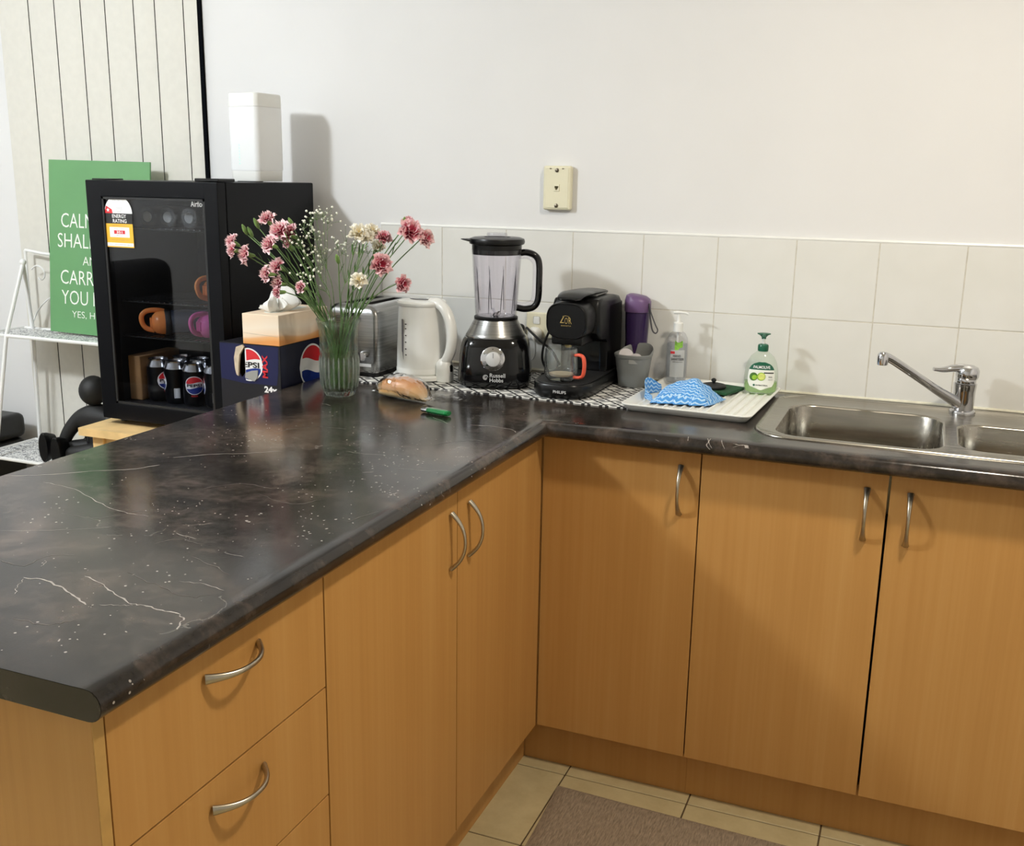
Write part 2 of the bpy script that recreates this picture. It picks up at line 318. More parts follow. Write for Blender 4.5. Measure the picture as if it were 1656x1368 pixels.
class MB:
    def __init__(s): s.v = []; s.f = []; s.wn = False
    def add(s, vs, fs):
        k = len(s.v); s.v += [Vector(p) for p in vs]; s.f += [tuple(i+k for i in f) for f in fs]; return s
    def box(s, x0, x1, y0, y1, z0, z1, bev=0.0, seg=2):
        if bev <= 0:
            return s.add([(x0,y0,z0),(x1,y0,z0),(x1,y1,z0),(x0,y1,z0),(x0,y0,z1),(x1,y0,z1),(x1,y1,z1),(x0,y1,z1)],
                         [(0,3,2,1),(4,5,6,7),(0,1,5,4),(1,2,6,5),(2,3,7,6),(3,0,4,7)])
        s.wn = True; bm = bmesh.new(); bmesh.ops.create_cube(bm, size=1.0)
        for v in bm.verts: v.co = Vector(((x0+x1)/2 + v.co.x*(x1-x0), (y0+y1)/2 + v.co.y*(y1-y0), (z0+z1)/2 + v.co.z*(z1-z0)))
        bmesh.ops.bevel(bm, geom=list(bm.edges), offset=bev, segments=seg, profile=0.5, affect='EDGES')
        bm.verts.index_update()
        s.add([v.co.copy() for v in bm.verts], [tuple(v.index for v in f.verts) for f in bm.faces]); bm.free(); return s
    def loft(s, rings, cap0=True, cap1=True, closed=True):
        k = len(s.v); n = len(rings[0])
        for r in rings: s.v += [Vector(p) for p in r]
        for j in range(len(rings)-1):
            for i in range(n if closed else n-1):
                a = k + j*n + i; b = k + j*n + (i+1) % n; s.f.append((a, b, b+n, a+n))
        if cap0: s.f.append(tuple(k+i for i in reversed(range(n))))
        if cap1: s.f.append(tuple(k+(len(rings)-1)*n+i for i in range(n)))
        return s
    def lathe(s, prof, n=32, c=(0,0,0), sx=1.0, sy=1.0, e=2.0, rot=0.0, cap0=True, cap1=True):
        c = Vector(c)
        return s.loft([[p + c for p in se_ring(r*sx, r*sy, n, z, e, 0, 0, rot)] for r, z in prof], cap0, cap1)
    def tube(s, path, r, n=10, closed=False, flat=1.0, up=None, caps=True):
        """sweep of an ellipse; r number or list; flat = second-axis factor (number or list)"""
        P = [Vector(p) for p in path]; m_ = len(P); rings = []
        T = []
        for i in range(m_):
            a = P[(i-1) % m_] if closed or i > 0 else P[i]; b = P[(i+1) % m_] if closed or i < m_-1 else P[i]
            T.append((b-a).normalized())
        N = Vector(up) if up is not None else (Vector((0,0,1)) if abs(T[0].z) < 0.9 else Vector((1,0,0)))
        N = (N - T[0]*N.dot(T[0])).normalized()
        for i in range(m_):
            N = (N - T[i]*N.dot(T[i]))
            N = N.normalized() if N.length > 1e-6 else T[i].orthogonal().normalized()
            B = T[i].cross(N); ri = r[i] if isinstance(r, (list, tuple)) else r; fi = flat[i] if isinstance(flat, (list, tuple)) else flat
            rings.append([P[i] + N*(ri*math.cos(2*PI*j/n)) + B*(ri*fi*math.sin(2*PI*j/n)) for j in range(n)])
        if closed: rings.append(rings[0]); caps = False
        return s.loft(rings, caps, caps)
    def cyl(s, p0, p1, r0, r1=None, n=16): return s.tube([p0, p1], [r0, r0 if r1 is None else r1], n)
    def sphere(s, c, r, n=12, m_=8, sx=1, sy=1, sz=1):
        c = Vector(c); rings = []
        for j in range(1, m_):
            a = -PI/2 + PI*j/m_
            rings.append([c + Vector((r*sx*math.cos(a)*math.cos(2*PI*i/n), r*sy*math.cos(a)*math.sin(2*PI*i/n), r*sz*math.sin(a))) for i in range(n)])
        k = len(s.v); s.loft(rings, False, False); b = len(s.v); s.v += [c + Vector((0,0,-r*sz)), c + Vector((0,0,r*sz))]
        for i in range(n):
            s.f.append((b, k+(i+1) % n, k+i)); s.f.append((b+1, k+(m_-2)*n+i, k+(m_-2)*n+(i+1) % n))
        return s
    def plate(s, fr, pts, d0=0.0, d1=0.0006):
        """flat polygon (2-D pts, counter-clockwise) standing d1 proud of frame fr"""
        n = len(pts); k = len(s.v)
        s.v += [fr(x, y, d1) for x, y in pts] + [fr(x, y, d0) for x, y in pts]
        s.f.append(tuple(k+i for i in range(n)))
        for i in range(n): j = (i+1) % n; s.f.append((k+i, k+n+i, k+n+j, k+j))
        return s
    def fan(s, fr, c, pts, d1=0.0006):
        k = len(s.v); s.v += [fr(c[0], c[1], d1)] + [fr(x, y, d1) for x, y in pts]; n = len(pts)
        for i in range(n): s.f.append((k, k+1+i, k+1+(i+1) % n))
        return s
    def strip(s, fr, top, bot, d1=0.0006):
        k = len(s.v); n = len(top); s.v += [fr(x, y, d1) for x, y in top] + [fr(x, y, d1) for x, y in bot]
        for i in range(n-1): s.f.append((k+n+i, k+n+i+1, k+i+1, k+i))
        return s
    def text(s, fr, body, x, y, height, width=None, d=0.0005, bold=0.0, rot=0.0, shear=0.0):
        vs, fs, wd, ht = text_geo(body, shear, bold); sy = height/ht; sx = (width/wd) if width else sy
        c, sn = math.cos(rot), math.sin(rot)
        return s.add([fr(x + a*sx*c - b*sy*sn, y + a*sx*sn + b*sy*c, d) for a, b in vs], fs)
    def xf(s, M):
        s.v = [M @ p for p in s.v]; return s
    def build(s, name, mname, parent=None, loc=None, angle=35, smooth=True, clean=False, mods=None, label=None):
        me = bpy.data.meshes.new(name); me.from_pydata([tuple(p) for p in s.v], [], s.f)
        bm = bmesh.new(); bm.from_mesh(me)
        if clean: bmesh.ops.remove_doubles(bm, verts=bm.verts, dist=1e-5)
        bmesh.ops.recalc_face_normals(bm, faces=bm.faces) if clean else None
        bm.to_mesh(me); bm.free()
        me.materials.append(MATS[mname])
        if smooth: me.shade_smooth(); me.set_sharp_from_angle(angle=math.radians(angle))
        me.update()
        o = bpy.data.objects.new(name, me); COL.objects.link(o)
        if s.wn: md = o.modifiers.new('weighted_normal', 'WEIGHTED_NORMAL'); md.keep_sharp = True
        if parent is not None: o.parent = parent
        if loc is not None: o.location = loc
        if label: o['label'] = label
        return o
def tag(o, label=None, cat=None, group=None, kind=None):
    if label: o['label'] = label
    if cat: o['category'] = cat
    if group: o['group'] = group
    if kind: o['kind'] = kind
    return o
def thing(name, label, cat, loc=(0,0,0), rotz=0.0, group=None):
    o = bpy.data.objects.new(name, None); COL.objects.link(o); o.location = loc; o.rotation_euler = (0,0,rotz); o.empty_display_size = 0.05
    return tag(o, label, cat, group)
def copy_tree(o, parent=None):
    c = o.copy(); COL.objects.link(c); c.parent = parent
    for ch in list(o.children): copy_tree(ch, c)
    return c
def circle_pts(cx, cy, r, n=28, a0=0.0, a1=2*PI): return [(cx + r*math.cos(a0+(a1-a0)*i/n), cy + r*math.sin(a0+(a1-a0)*i/n)) for i in range(n + (0 if abs(a1-a0-2*PI) < 1e-6 else 1))]

# ------------------------------------------------------------------ room
ZC = 0.9193                     # worktop height
XW0, XW1, YW0, HC = -2.9, 2.15, -4.7, 2.45
def structure(name, mb, m_, label, **kw): return tag(mb.build(name, m_, None, **kw), label, kind='structure')
structure('wall_back', MB().box(-1.416, XW1, 0.008, 0.12, 0, HC).box(XW0-0.1, -1.416, 0.008, 0.12, 2.12, HC).box(XW0-0.1, -2.22, 0.008, 0.12, 0, 2.12), 'wall_paint', 'white painted wall above the tiled splashback', smooth=False)
WB = bpy.data.objects['wall_back']
structure('wall_left', MB().box(XW0-0.1, XW0, YW0, 0.008, 0, HC), 'wall_paint', 'white painted side wall beside the vertical blind', smooth=False)
structure('wall_right', MB().box(XW1, XW1+0.1, YW0, 0.12, 0, HC), 'wall_paint', 'white painted side wall at the sink end of the kitchen', smooth=False)
structure('wall_front', MB().box(XW0-0.1, XW1+0.1, YW0-0.1, YW0, 0, HC), 'wall_paint', 'white painted wall facing the splashback', smooth=False)
structure('ceiling', MB().box(XW0-0.1, XW1+0.1, YW0-0.1, 0.12, HC, HC+0.08), 'ceiling_paint', 'flat white ceiling', smooth=False)
fl = structure('floor', MB().box(XW0-0.1, XW1+0.1, YW0-0.1, 0.12, -0.06, -0.0025), 'floor_grout', 'beige tiled floor with dark grout joints', smooth=False)
TX, TY = 0.3085, 0.3035
proto = MB().box(-TX/2+0.0018, TX/2-0.0018, -TY/2+0.0018, TY/2-0.0018, -0.008, 0, 0.0012, 1).build('floor_tile', 'floor_tile', fl)
first = True
for i in range(-8, 8):
    for j in range(-1, 15):
        x = (i+0.5)*TX; y = -0.531 - (j-0.5)*TY
        if x < XW0 or x > XW1 or y < YW0: continue
        if y > -0.35 and x > -0.75 and x < 1.5: continue            # under the sink run
        if -0.75 < x < -0.2 and y > -1.85: continue                 # under the peninsula
        o = proto if first else proto.copy()
        if not first: COL.objects.link(o)
        first = False; o.location = (x, y, 0)
# splashback: grout bed and two rows of square tiles
MB().box(-0.8, 1.8, 0.0008, 0.0085, ZC-0.03, 1.3156).build('grout_bed', 'wall_grout', WB, smooth=False)
tp = MB().box(-0.0989, 0.0989, 0.0, 0.0075, -0.0989, 0.0989, 0.0014, 2).build('wall_tile', 'wall_tile', WB)
first = True
for k in range(-4, 9):
    for r in (0, 1):
        o = tp if first else tp.copy()
        if not first: COL.objects.link(o)
        first = False; o.location = (k*0.2+0.1, 0, 1.1154 + (0.1 if r else -0.1))
        o.rotation_euler = (random.uniform(-0.003, 0.003), 0, random.uniform(-0.003, 0.003))
MB().tube([(x*0.1, -0.001, ZC+0.0015 + 0.0008*math.sin(x*7.3)) for x in range(-8, 17)], 0.0042, 8).build('silicone_bead', 'silicone', WB)
MB().tube([(-0.802, 0.0035, 1.3165), (1.8, 0.0035, 1.3165)], 0.0048, 8).build('top_bead', 'white_plastic', WB)
# sliding door behind the blind
wd = structure('window_1', MB().box(-2.22, -1.416, 0.06, 0.068, 0.03, 2.1), 'window_glass', 'dark night-time glass door behind the vertical blind', smooth=False)
for nm, a in (('window_frame', (-2.22, -2.18, 0.05, 0.1, 0, 2.12)), ('window_frame', (-1.456, -1.416, 0.05, 0.1, 0, 2.12)), ('window_frame', (-2.18, -1.456, 0.05, 0.1, 2.08, 2.12)), ('window_frame', (-2.18, -1.456, 0.05, 0.1, 0, 0.04))):
    MB().box(*a, 0.002, 1).build(nm, 'window_frame', wd)
# vertical blind: edges of the slats measured on the photograph
bl = thing('vertical_blind', 'cream vertical blind hanging to the floor beside the white wall', 'blind', (0, -0.014, 0))
ks = (2.7146-0.014)/2.7146
EDG = [0.7171 + (x-0.7171)*ks for x in (-2.238, -2.106, -1.9955, -1.886, -1.7865, -1.673, -1.590, -1.481, -1.4275)]
MB().box(EDG[0]-0.0, EDG[-1]+0.01, -0.03, 0.014, 2.20, 2.24, 0.003).build('headrail', 'white_plastic', bl)
for i in range(8):
    a, b = EDG[i], EDG[i+1]; n = 8; rg = []
    fl_ = MB(); top = []; bot = []
    for j in range(n+1):
        t = j/n; x = a + 0.0011 + (b-a-0.0022)*t; y = 0.001 - 0.002*t - 0.004*math.sin(PI*t)
        top.append((x, y)); 
    fr_ = [[Vector((x, y, z)) for x, y in top] + [Vector((x, y+0.0008, z)) for x, y in reversed(top)] for z in (0.02, 2.2)]
    fl_.loft(fr_).build('slat', 'blind', bl, angle=50)
# rug
rg = MB()
pts = []
for i in range(61):
    for j in range(31):
        x = 0.0 + 1.25*i/60; y = -0.585 - 0.62*j/30
        sk = 0.012*math.sin(3*j/30)
        e = min(i, 60-i, j*2, (30-j)*2)
        pts.append((x + sk, y - 0.02*math.sin(2.2*i/60), (0.011 if e > 0 else 0.002) + 0.0012*math.sin(i*2.1)*math.sin(j*1.7)))
rg.add(pts, [(i*31+j+1, (i+1)*31+j+1, (i+1)*31+j, i*31+j)[::-1] for i in range(60) for j in range(30)])
tag(rg.build('floor_mat', 'rug'), 'brown ribbed fabric floor mat in front of the cupboards', 'mat')

# ------------------------------------------------------------------ base cabinets
XD, YD = -0.0776, -0.538            # door planes: peninsula faces +x, sink run faces -y
ZT, ZK = 0.8793, 0.1250             # underside of worktop, top of kickboard
def handle_mesh():
    """bow handle, 113 mm, flared flat feet; lies along z, stands out along -y"""
    mb = MB(); n = 22; P = []; rad = []; flt = []
    for i in range(n+1):
        t = -1 + 2*i/n; P.append(Vector((0, -0.003 - 0.029*(1-abs(t)**2.3), 0.0565*t)))
        rad.append(0.0032 + 0.0012*abs(t)**2); flt.append(1.15 + 0.55*abs(t)**3)
    mb.tube(P, rad, 12, flat=flt, up=(0, 1, 0))
    return mb
HM = handle_mesh()
def handle(parent, loc, horizontal=False):
    mb = MB(); mb.v = [p.copy() for p in HM.v]; mb.f = list(HM.f)
    if horizontal: mb.xf(Matrix.Rotation(PI/2, 4, 'Y'))
    return mb.build('handle', 'brushed_nickel', parent, loc, angle=60, label='brushed metal bow handle')
def front(parent, name, x0, x1, z0, z1, g=0.0014):
    """door or drawer front in cabinet space: width along x, front face at y=0"""
    c = ((x0+x1)/2, 0, (z0+z1)/2); hw, hh = (x1-x0)/2-g, (z1-z0)/2-g
    return MB().box(-hw, hw, 0, 0.018, -hh, hh, 0.0009, 2).build(name, 'beech', parent, c)
def carcass(parent, x0, x1, depth, kick=True, z0=ZK, hole=False):
    mb = MB(); t = 0.016
    mb.box(x0, x0+t, 0.021, depth, z0, ZT).box(x1-t, x1, 0.021, depth, z0, ZT).box(x0+t, x1-t, 0.021, depth, z0, z0+t).box(x0+t, x1-t, depth-0.006, depth, z0+t, ZT)
    mb.box(x0+t, x1-t, 0.021, 0.09, ZT-t, ZT)
    mb.build('body', 'beech', parent, smooth=False)
    if kick: MB().box(x0, x1, 0.050, 0.066, 0, z0, 0.0008, 1).build('kickboard', 'beech', parent)
# sink run (front faces -y)
c1 = thing('base_cabinet', 'beech cupboard with one door in the corner next to the peninsula', 'cabinet', (0, YD, 0))
carcass(c1, XD, 0.2950, 0.50, kick=False)
MB().box(-0.1265, 0.2956, 0.050, 0.066, 0, ZK, 0.0008, 1).build('kickboard', 'beech', c1)
d = front(c1, 'door', XD+0.0005, 0.2956, ZK, 0.8745); handle(d, (0.2521-(XD+0.0005+0.2956)/2, 0, 0.7824-(ZK+0.8745)/2))
MB().box(XD-0.018, XD+0.003, 0.004, 0.0205, ZK, 0.8745).build('corner_post', 'beech', c1, smooth=False)
c2 = thing('sink_cabinet', 'beech double cupboard under the steel sink', 'cabinet', (0, YD, 0))
carcass(c2, 0.2956, 1.0810, 0.50)
d = front(c2, 'door', 0.2956, 0.6870, ZK, 0.8745); handle(d, (0.6453-(0.2956+0.6870)/2, 0, 0.7812-(ZK+0.8745)/2))
d = front(c2, 'door', 0.6890, 1.0810, ZK, 0.8745); handle(d, (0.7303-(0.6890+1.0810)/2, 0, 0.7804-(ZK+0.8745)/2))
c3 = thing('base_cabinet', 'beech cupboard with one door at the far end of the sink run', 'cabinet', (0, YD, 0))
carcass(c3, 1.0810, 1.55, 0.50)
d = front(c3, 'door', 1.0810, 1.55, ZK, 0.8745); handle(d, (1.125-(1.0810+1.55)/2, 0, 0.7804-(ZK+0.8745)/2))
# peninsula (front faces +x): local x = world y
def pen(name, label): return thing(name, label, 'cabinet', (XD, 0, 0), PI/2)
c4 = pen('base_cabinet', 'beech double cupboard in the peninsula beside the drawers')
carcass(c4, -1.484, -0.548, 0.66, kick=False)
MB().box(-1.484, -0.4878, 0.0489, 0.0649, 0, ZK, 0.0008, 1).build('kickboard', 'beech', c4)
d = front(c4, 'door', -1.484, -1.0085, ZK, 0.8745); handle(d, (-1.0415+(1.484+1.0085)/2, 0, 0.7776-(ZK+0.8745)/2))
d = front(c4, 'door', -1.0085, -0.5425, ZK, 0.8745); handle(d, (-0.9588+(1.0085+0.5425)/2, 0, 0.7774-(ZK+0.8745)/2))
c5 = pen('drawer_unit', 'beech unit of three drawers at the end of the peninsula')
carcass(c5, -1.9310, -1.4845, 0.66)
for z0, z1, h in ((0.6868, 0.8745, 0.8328), (0.5010, 0.6868, 0.6462), (ZK, 0.5010, 0.44)):
    d = front(c5, 'drawer', -1.9316, -1.4845, z0, z1); handle(d, (-1.708+(1.9316+1.4845)/2, 0, h-(z0+z1)/2), True)
MB().box(-1.9495, -1.9330, 0.0, 0.68, 0.0, ZT, 0.0008, 1).build('end_panel', 'beech', c5)
MB().box(-1.9493, -1.9332, -0.0006, 0.0003, 0.001, ZT-0.001).build('edge_strip', 'beech_edge', c5, smooth=False)

# ------------------------------------------------------------------ worktop with rolled edge
XE, YE, XL, YN, XR = -0.045, -0.600, -0.787, -1.966, 1.58
HX0, HX1, HY0, HY1 = 0.425, 1.05, -0.497, -0.125
def worktop():
    prof = [(0.060, ZC), (0.040, ZC), (0.034, ZC+0.0002), (0.027, ZC+0.0003), (0.0215, ZC+0.0001)]
    for i in range(1, 13):
        a = math.radians(90 - 180*i/12*1.0); prof.append((0.019 - 0.019*math.cos(a), ZC-0.019 + 0.019*math.sin(a)))
    prof += [(0.060, ZC-0.038)]
    def ring(s, z): return [(XE-s, YN, z), (XE-s, YE+s, z), (XR, YE+s, z)]
    mb = MB(); rows = [ring(s, z) for s, z in prof]; k = len(mb.v)
    for r in rows: mb.v += [Vector(p) for p in r]
    for j in range(len(rows)-1):
        for i in range(2): a = k+j*3+i; mb.f.append((a, a+1, a+4, a+3))
    s = 0.060; y1 = -0.0005
    def flat(z, flip):
        q = [(XL, XE-s, YN, YE+s), (XL, XE-s, YE+s, HY0), (XL, XE-s, HY0, HY1), (XL, XE-s, HY1, y1),
             (XE-s, HX0, YE+s, HY0), (HX0, HX1, YE+s, HY0), (HX1, XR, YE+s, HY0), (XE-s, HX0, HY0, HY1), (HX1, XR, HY0, HY1),
             (XE-s, HX0, HY1, y1), (HX0, HX1, HY1, y1), (HX1, XR, HY1, y1)]
        for x0, x1, ya, yb in q:
            f = [(x0, ya, z), (x1, ya, z), (x1, yb, z), (x0, yb, z)]; mb.add(f[::-1] if flip else f, [(0, 1, 2, 3)])
    flat(ZC, False); flat(ZC-0.038, True)
    # hole walls, free long edge, ends
    for p, q in (((HX0, HY0), (HX1, HY0)), ((HX1, HY0), (HX1, HY1)), ((HX1, HY1), (HX0, HY1)), ((HX0, HY1), (HX0, HY0))):
        mb.add([(*p, ZC), (*q, ZC), (*q, ZC-0.038), (*p, ZC-0.038)], [(0, 1, 2, 3)])
    mb.add([(XL, YN, ZC), (XL, y1, ZC), (XL, y1, ZC-0.038), (XL, YN, ZC-0.038)], [(0, 1, 2, 3)])
    mb.add([(XL, y1, ZC), (XR, y1, ZC), (XR, y1, ZC-0.038), (XL, y1, ZC-0.038)], [(0, 1, 2, 3)])
    mb.add([(XE-a, YN, z) for a, z in prof] + [(XL, YN, ZC-0.038), (XL, YN, ZC)], [tuple(range(len(prof)+2))])
    mb.add([(XR, YE+a, z) for a, z in prof] + [(XR, y1, ZC-0.038), (XR, y1, ZC)], [tuple(range(len(prof)+2))[::-1]])
    return mb.build('worktop', 'stone_laminate', None, clean=True, angle=40)
wt = tag(worktop(), 'dark stone-look L-shaped worktop with pale veins and rolled edge', 'worktop')
MB().add([(XE-a, YN-0.0006, z) for a, z in [(0.0195-0.019*math.cos(math.radians(90-15*i)), ZC-0.019+0.0187*math.sin(math.radians(90-15*i))) for i in range(13)]] + [(XL+0.0003, YN-0.0006, ZC-0.0377), (XL+0.0003, YN-0.0006, ZC-0.0003)], [tuple(range(15))]).build('end_strip', 'stone_laminate', wt, smooth=False)
# printed veins and flecks of the laminate, traced on the worktop plane
def vein(mb, pix, w0=0.0014, k=5, wob=0.002):
    P = [p for p in catmull([onz(u, v, ZC) for u, v in pix], k) if not (p.x > XE-0.024 and p.y < YE+0.024) and p.y > YN+0.004 and p.x > XL+0.003]; n = len(P)
    if n < 2: return
    k0 = len(mb.v)
    for i, p in enumerate(P):
        t = (P[min(i+1, n-1)] - P[max(i-1, 0)]).normalized(); nn = Vector((-t.y, t.x, 0))
        j = random.uniform(-1, 1)*wob*(0 < i < n-1); wv = w0*random.uniform(0.35, 1.15)*(0.35 if i in (0, n-1) else 1)
        q = p + nn*j
        mb.v += [Vector((*(q+nn*wv/2).xy, ZC+0.00025)), Vector((*(q-nn*wv/2).xy, ZC+0.00025))]
    for i in range(n-1): mb.f.append((k0+2*i, k0+2*i+1, k0+2*i+3, k0+2*i+2))
vb = MB()
for pix, w_ in (([(38,934),(70,938),(95,948),(120,962),(139,978)], .0030), ([(38,936),(28,950),(24,961)], .0012), ([(137,932),(165,943),(182,957),(210,975),(232,979),(262,987),(292,994)], .0026),
                ([(292,994),(295,1003),(288,1014),(293,1026),(290,1030)], .0024), ([(160,978),(190,979),(215,979)], .0012),
                ([(0,770),(45,769),(100,766),(160,761),(210,759),(258,752)], .0022), ([(280,740),(340,735),(400,733),(452,730)], .0018), ([(70,780),(120,791),(165,815),(200,828),(240,835)], .0014),
                ([(285,862),(318,872)], .0012), ([(362,893),(395,901)], .0012), ([(290,940),(330,945),(362,955)], .0014), ([(0,858),(100,857),(180,852)], .0009),
                ([(66,916),(72,910),(73,906)], .0012), ([(700,675),(730,687)], .0012), ([(760,687),(800,690),(828,695),(836,703)], .0018), ([(520,652),(535,656)], .0016), ([(560,730),(590,734),(625,736)], .0010),
                ([(645,757),(690,761),(730,761)], .0009), ([(585,764),(604,763)], .0018), ([(628,801),(645,797)], .0016)):
    vein(vb, pix, w_)
vs2 = MB()
for pix, w_ in (([(0,905),(40,915),(75,900),(120,897)], .0016), ([(310,900),(345,915),(372,930)], .0018), ([(205,925),(250,945),(300,965),(340,962)], .0014), ([(420,800),(470,815),(520,808)], .0016), ([(430,940),(455,955),(462,975)], .0016),
                ([(100,830),(160,838),(230,826)], .0014), ([(560,845),(610,828),(650,833)], .0016), ([(330,790),(390,782),(440,790)], .0014), ([(700,720),(760,712),(800,716)], .0014), ([(20,1000),(80,1010),(120,1002)], .0018),
                ([(440,700),(500,690),(560,694)], .0014), ([(250,880),(290,872),(330,880)], .0014)): vein(vs2, pix, w_, wob=0.003)
tag(vs2.build('faint_vein_print', 'vein_soft', wt, smooth=False), kind='stuff')
def flecks(mb, n, u0, u1, v0, v1, rmin, rmax):
    for _ in range(n):
        p = onz(random.uniform(u0, u1), random.uniform(v0, v1), ZC)
        if (p.x > XE-0.04 and p.y < YE+0.04) or p.y < YN+0.03 or p.x < XL+0.01: continue
        r = random.uniform(rmin, rmax); a0 = random.uniform(0, PI); k = len(mb.v); el = random.uniform(0.35, 0.9)
        for i in range(7):
            a = 2*PI*i/7; rr = r*random.uniform(0.6, 1.2); x, y = rr*math.cos(a), rr*el*math.sin(a)
            mb.v.append(Vector((p.x + x*math.cos(a0) - y*math.sin(a0), p.y + x*math.sin(a0) + y*math.cos(a0), ZC+0.0002)))
        mb.f.append(tuple(range(k, k+7)))
flecks(vb, 120, 480, 720, 750, 890, .0010, .0030); flecks(vb, 60, 560, 760, 690, 760, .0009, .0024); flecks(vb, 40, 330, 460, 650, 750, .0010, .0026); flecks(vb, 4, 395, 425, 820, 850, .003, .005)
flecks(vb, 60, 20, 500, 800, 1000, .0007, .0019); flecks(vb, 7, 60, 330, 980, 1060, .0013, .0034); flecks(vb, 90, 300, 800, 690, 900, .0007, .0017); flecks(vb, 30, 230, 330, 810, 870, .0006, .0018)
tag(vb.build('vein_print', 'vein', wt, smooth=False), kind='stuff')
# chip and veins on the front roll of the sink run
eb = MB()
def edge_vein(xa, pts, w0):
    P = catmull([(xa + dx, 0, a) for dx, a in pts], 4); k0 = len(eb.v)
    for i, p in enumerate(P):
        a = math.radians(p.z); o = Vector((p.x, YE + 0.019 - 0.0193*math.cos(a), ZC - 0.019 + 0.0193*math.sin(a))); ww = w0*random.uniform(0.4, 1.2)
        eb.v += [o + Vector((-ww/2, 0, 0)), o + Vector((ww/2, 0, 0))]
    for i in range(len(P)-1): eb.f.append((k0+2*i, k0+2*i+1, k0+2*i+3, k0+2*i+2))
for xa, pts, w0 in ((0.315, [(0, 75), (0.004, 45), (0.001, 20), (0.009, -5)], .0016), (0.322, [(0, 75), (-0.002, 40), (0.006, 5)], .0012), (0.345, [(0, 75), (0.003, 45), (0.010, 10)], .0012),
                    (0.375, [(0, 50), (0.010, 44), (0.022, 50), (0.026, 30)], .009), (0.372, [(0, 25), (0.01, 38), (0.018, 48)], .0016), (0.274, [(0, 70), (0.001, 35)], .0012), (0.205, [(0, 20), (0.008, 12)], .0012)): edge_vein(xa, pts, w0)
tag(eb.build('edge_vein_print', 'vein', wt, smooth=False), kind='stuff')

# ------------------------------------------------------------------ sink
sk = thing('kitchen_sink', 'stainless steel sink with two bowls let into the worktop', 'sink', (0, 0, ZC))
SX0, SX1, SY0, SY1 = 0.390, 1.072, -0.515, -0.030
b1 = dict(x0=0.436, x1=0.784, y0=-0.486, y1=-0.140, r=0.062); b2 = dict(x0=0.815, x1=1.035, y0=-0.455, y1=-0.195, r=0.055)
def fill_loops(loops):
    bm = bmesh.new()
    for lp in loops:
        vs = [bm.verts.new(p) for p in lp]
        for i in range(len(vs)): bm.edges.new((vs[i], vs[(i+1) % len(vs)]))
    bmesh.ops.triangle_fill(bm, use_beauty=True, use_dissolve=False, edges=list(bm.edges), normal=(0, 0, 1))
    bm.verts.index_update(); r = ([v.co.copy() for v in bm.verts], [tuple(v.index for v in f.verts) for f in bm.faces]); bm.free(); return r
def sk_ring(i, z, r=0.085): return rr_ring(SX0+i, SX1-i, SY0+i, SY1-i, max(r-i, 0.01), z, 8)
mb = MB().loft([sk_ring(0, 0.0004), sk_ring(0.0012, 0.0034), sk_ring(0.004, 0.0044), sk_ring(0.0115, 0.0044), sk_ring(0.0135, 0.0034), sk_ring(0.0165, 0.0016)], False, False)
def bowl_ring(b, i, z): return rr_ring(b['x0']+i, b['x1']-i, b['y0']+i, b['y1']-i, max(b['r']-i*0.5, 0.02), z, 8)
mb.add(*fill_loops([sk_ring(0.0165, 0.0016), bowl_ring(b1, -0.004, 0.0016), bowl_ring(b2, -0.004, 0.0016)]))
mb.build('deck', 'stainless', sk, clean=True, angle=50)
for b, dp in ((b1, 0.165), (b2, 0.12)):
    mb = MB().loft([bowl_ring(b, -0.004, 0.0016), bowl_ring(b, -0.001, 0.0008), bowl_ring(b, 0.001, -0.003), bowl_ring(b, 0.004, -dp*0.5), bowl_ring(b, 0.009, -dp+0.022), bowl_ring(b, 0.017, -dp+0.006), bowl_ring(b, 0.032, -dp)], False, True)
    bw = mb.build('bowl', 'stainless', sk, angle=50)
    cx, cy = (b['x0']+b['x1'])/2, (b['y0']+b['y1'])/2
    MB().lathe([(0.042, -dp+0.0002), (0.042, -dp+0.002), (0.036, -dp+0.002), (0.03, -dp+0.0004)], 28, (cx, cy, 0), cap0=False).build('drain', 'chrome', bw)
# mixer tap
tp_ = thing('mixer_tap', 'chrome single-lever mixer tap with long swivel spout at the sink', 'tap', (0.826, -0.082, ZC+0.0018))
MB().lathe([(0.029, 0), (0.030, 0.004), (0.0285, 0.009), (0.0245, 0.011)], 32).build('base_ring', 'chrome', tp_)
MB().lathe([(0.0235, 0.010), (0.0245, 0.03), (0.0245, 0.055), (0.026, 0.072), (0.0265, 0.074)], 32).build('body', 'chrome', tp_)
MB().lathe([(0.0225, 0.0745), (0.0235, 0.078), (0.0235, 0.088), (0.0225, 0.09)], 32).build('collar', 'chrome', tp_)
tip = ony(1428, 576, -0.255) - Vector((0.826, -0.082, ZC+0.0018))
pth = catmull([(-0.006, -0.006, 0.022), (-0.022, -0.020, 0.034), tip*0.35 + Vector((0, 0, 0.012)), tip*0.70 + Vector((0, 0, 0.009)), tip*0.92 + Vector((0, 0, 0.006)), tip], 6)
sp = MB().tube(pth, [0.0155 - 0.0055*min(1, i/14) for i in range(len(pth))], 16, up=(0, 0, 1)).build('spout', 'chrome', tp_, angle=60)
MB().lathe([(0.0105, -0.020), (0.0118, -0.019), (0.0125, -0.006), (0.0118, 0.004), (0.008, 0.0095), (0.002, 0.011)], 24, tip).build('aerator', 'chrome', sp)
lv = [(0.008, 0.002, 0.099), (0.002, 0.000, 0.103), (-0.010, -0.003, 0.110), (-0.030, -0.010, 0.110), (-0.052, -0.017, 0.106), (-0.074, -0.025, 0.107)]
lp = catmull(lv, 5); MB().tube(lp, [0.0165 - 0.0118*(i/(len(lp)-1))**0.85 for i in range(len(lp))], 16, flat=[1.25]*len(lp), up=(0, 0, 1)).build('lever', 'chrome', tp_, angle=60)
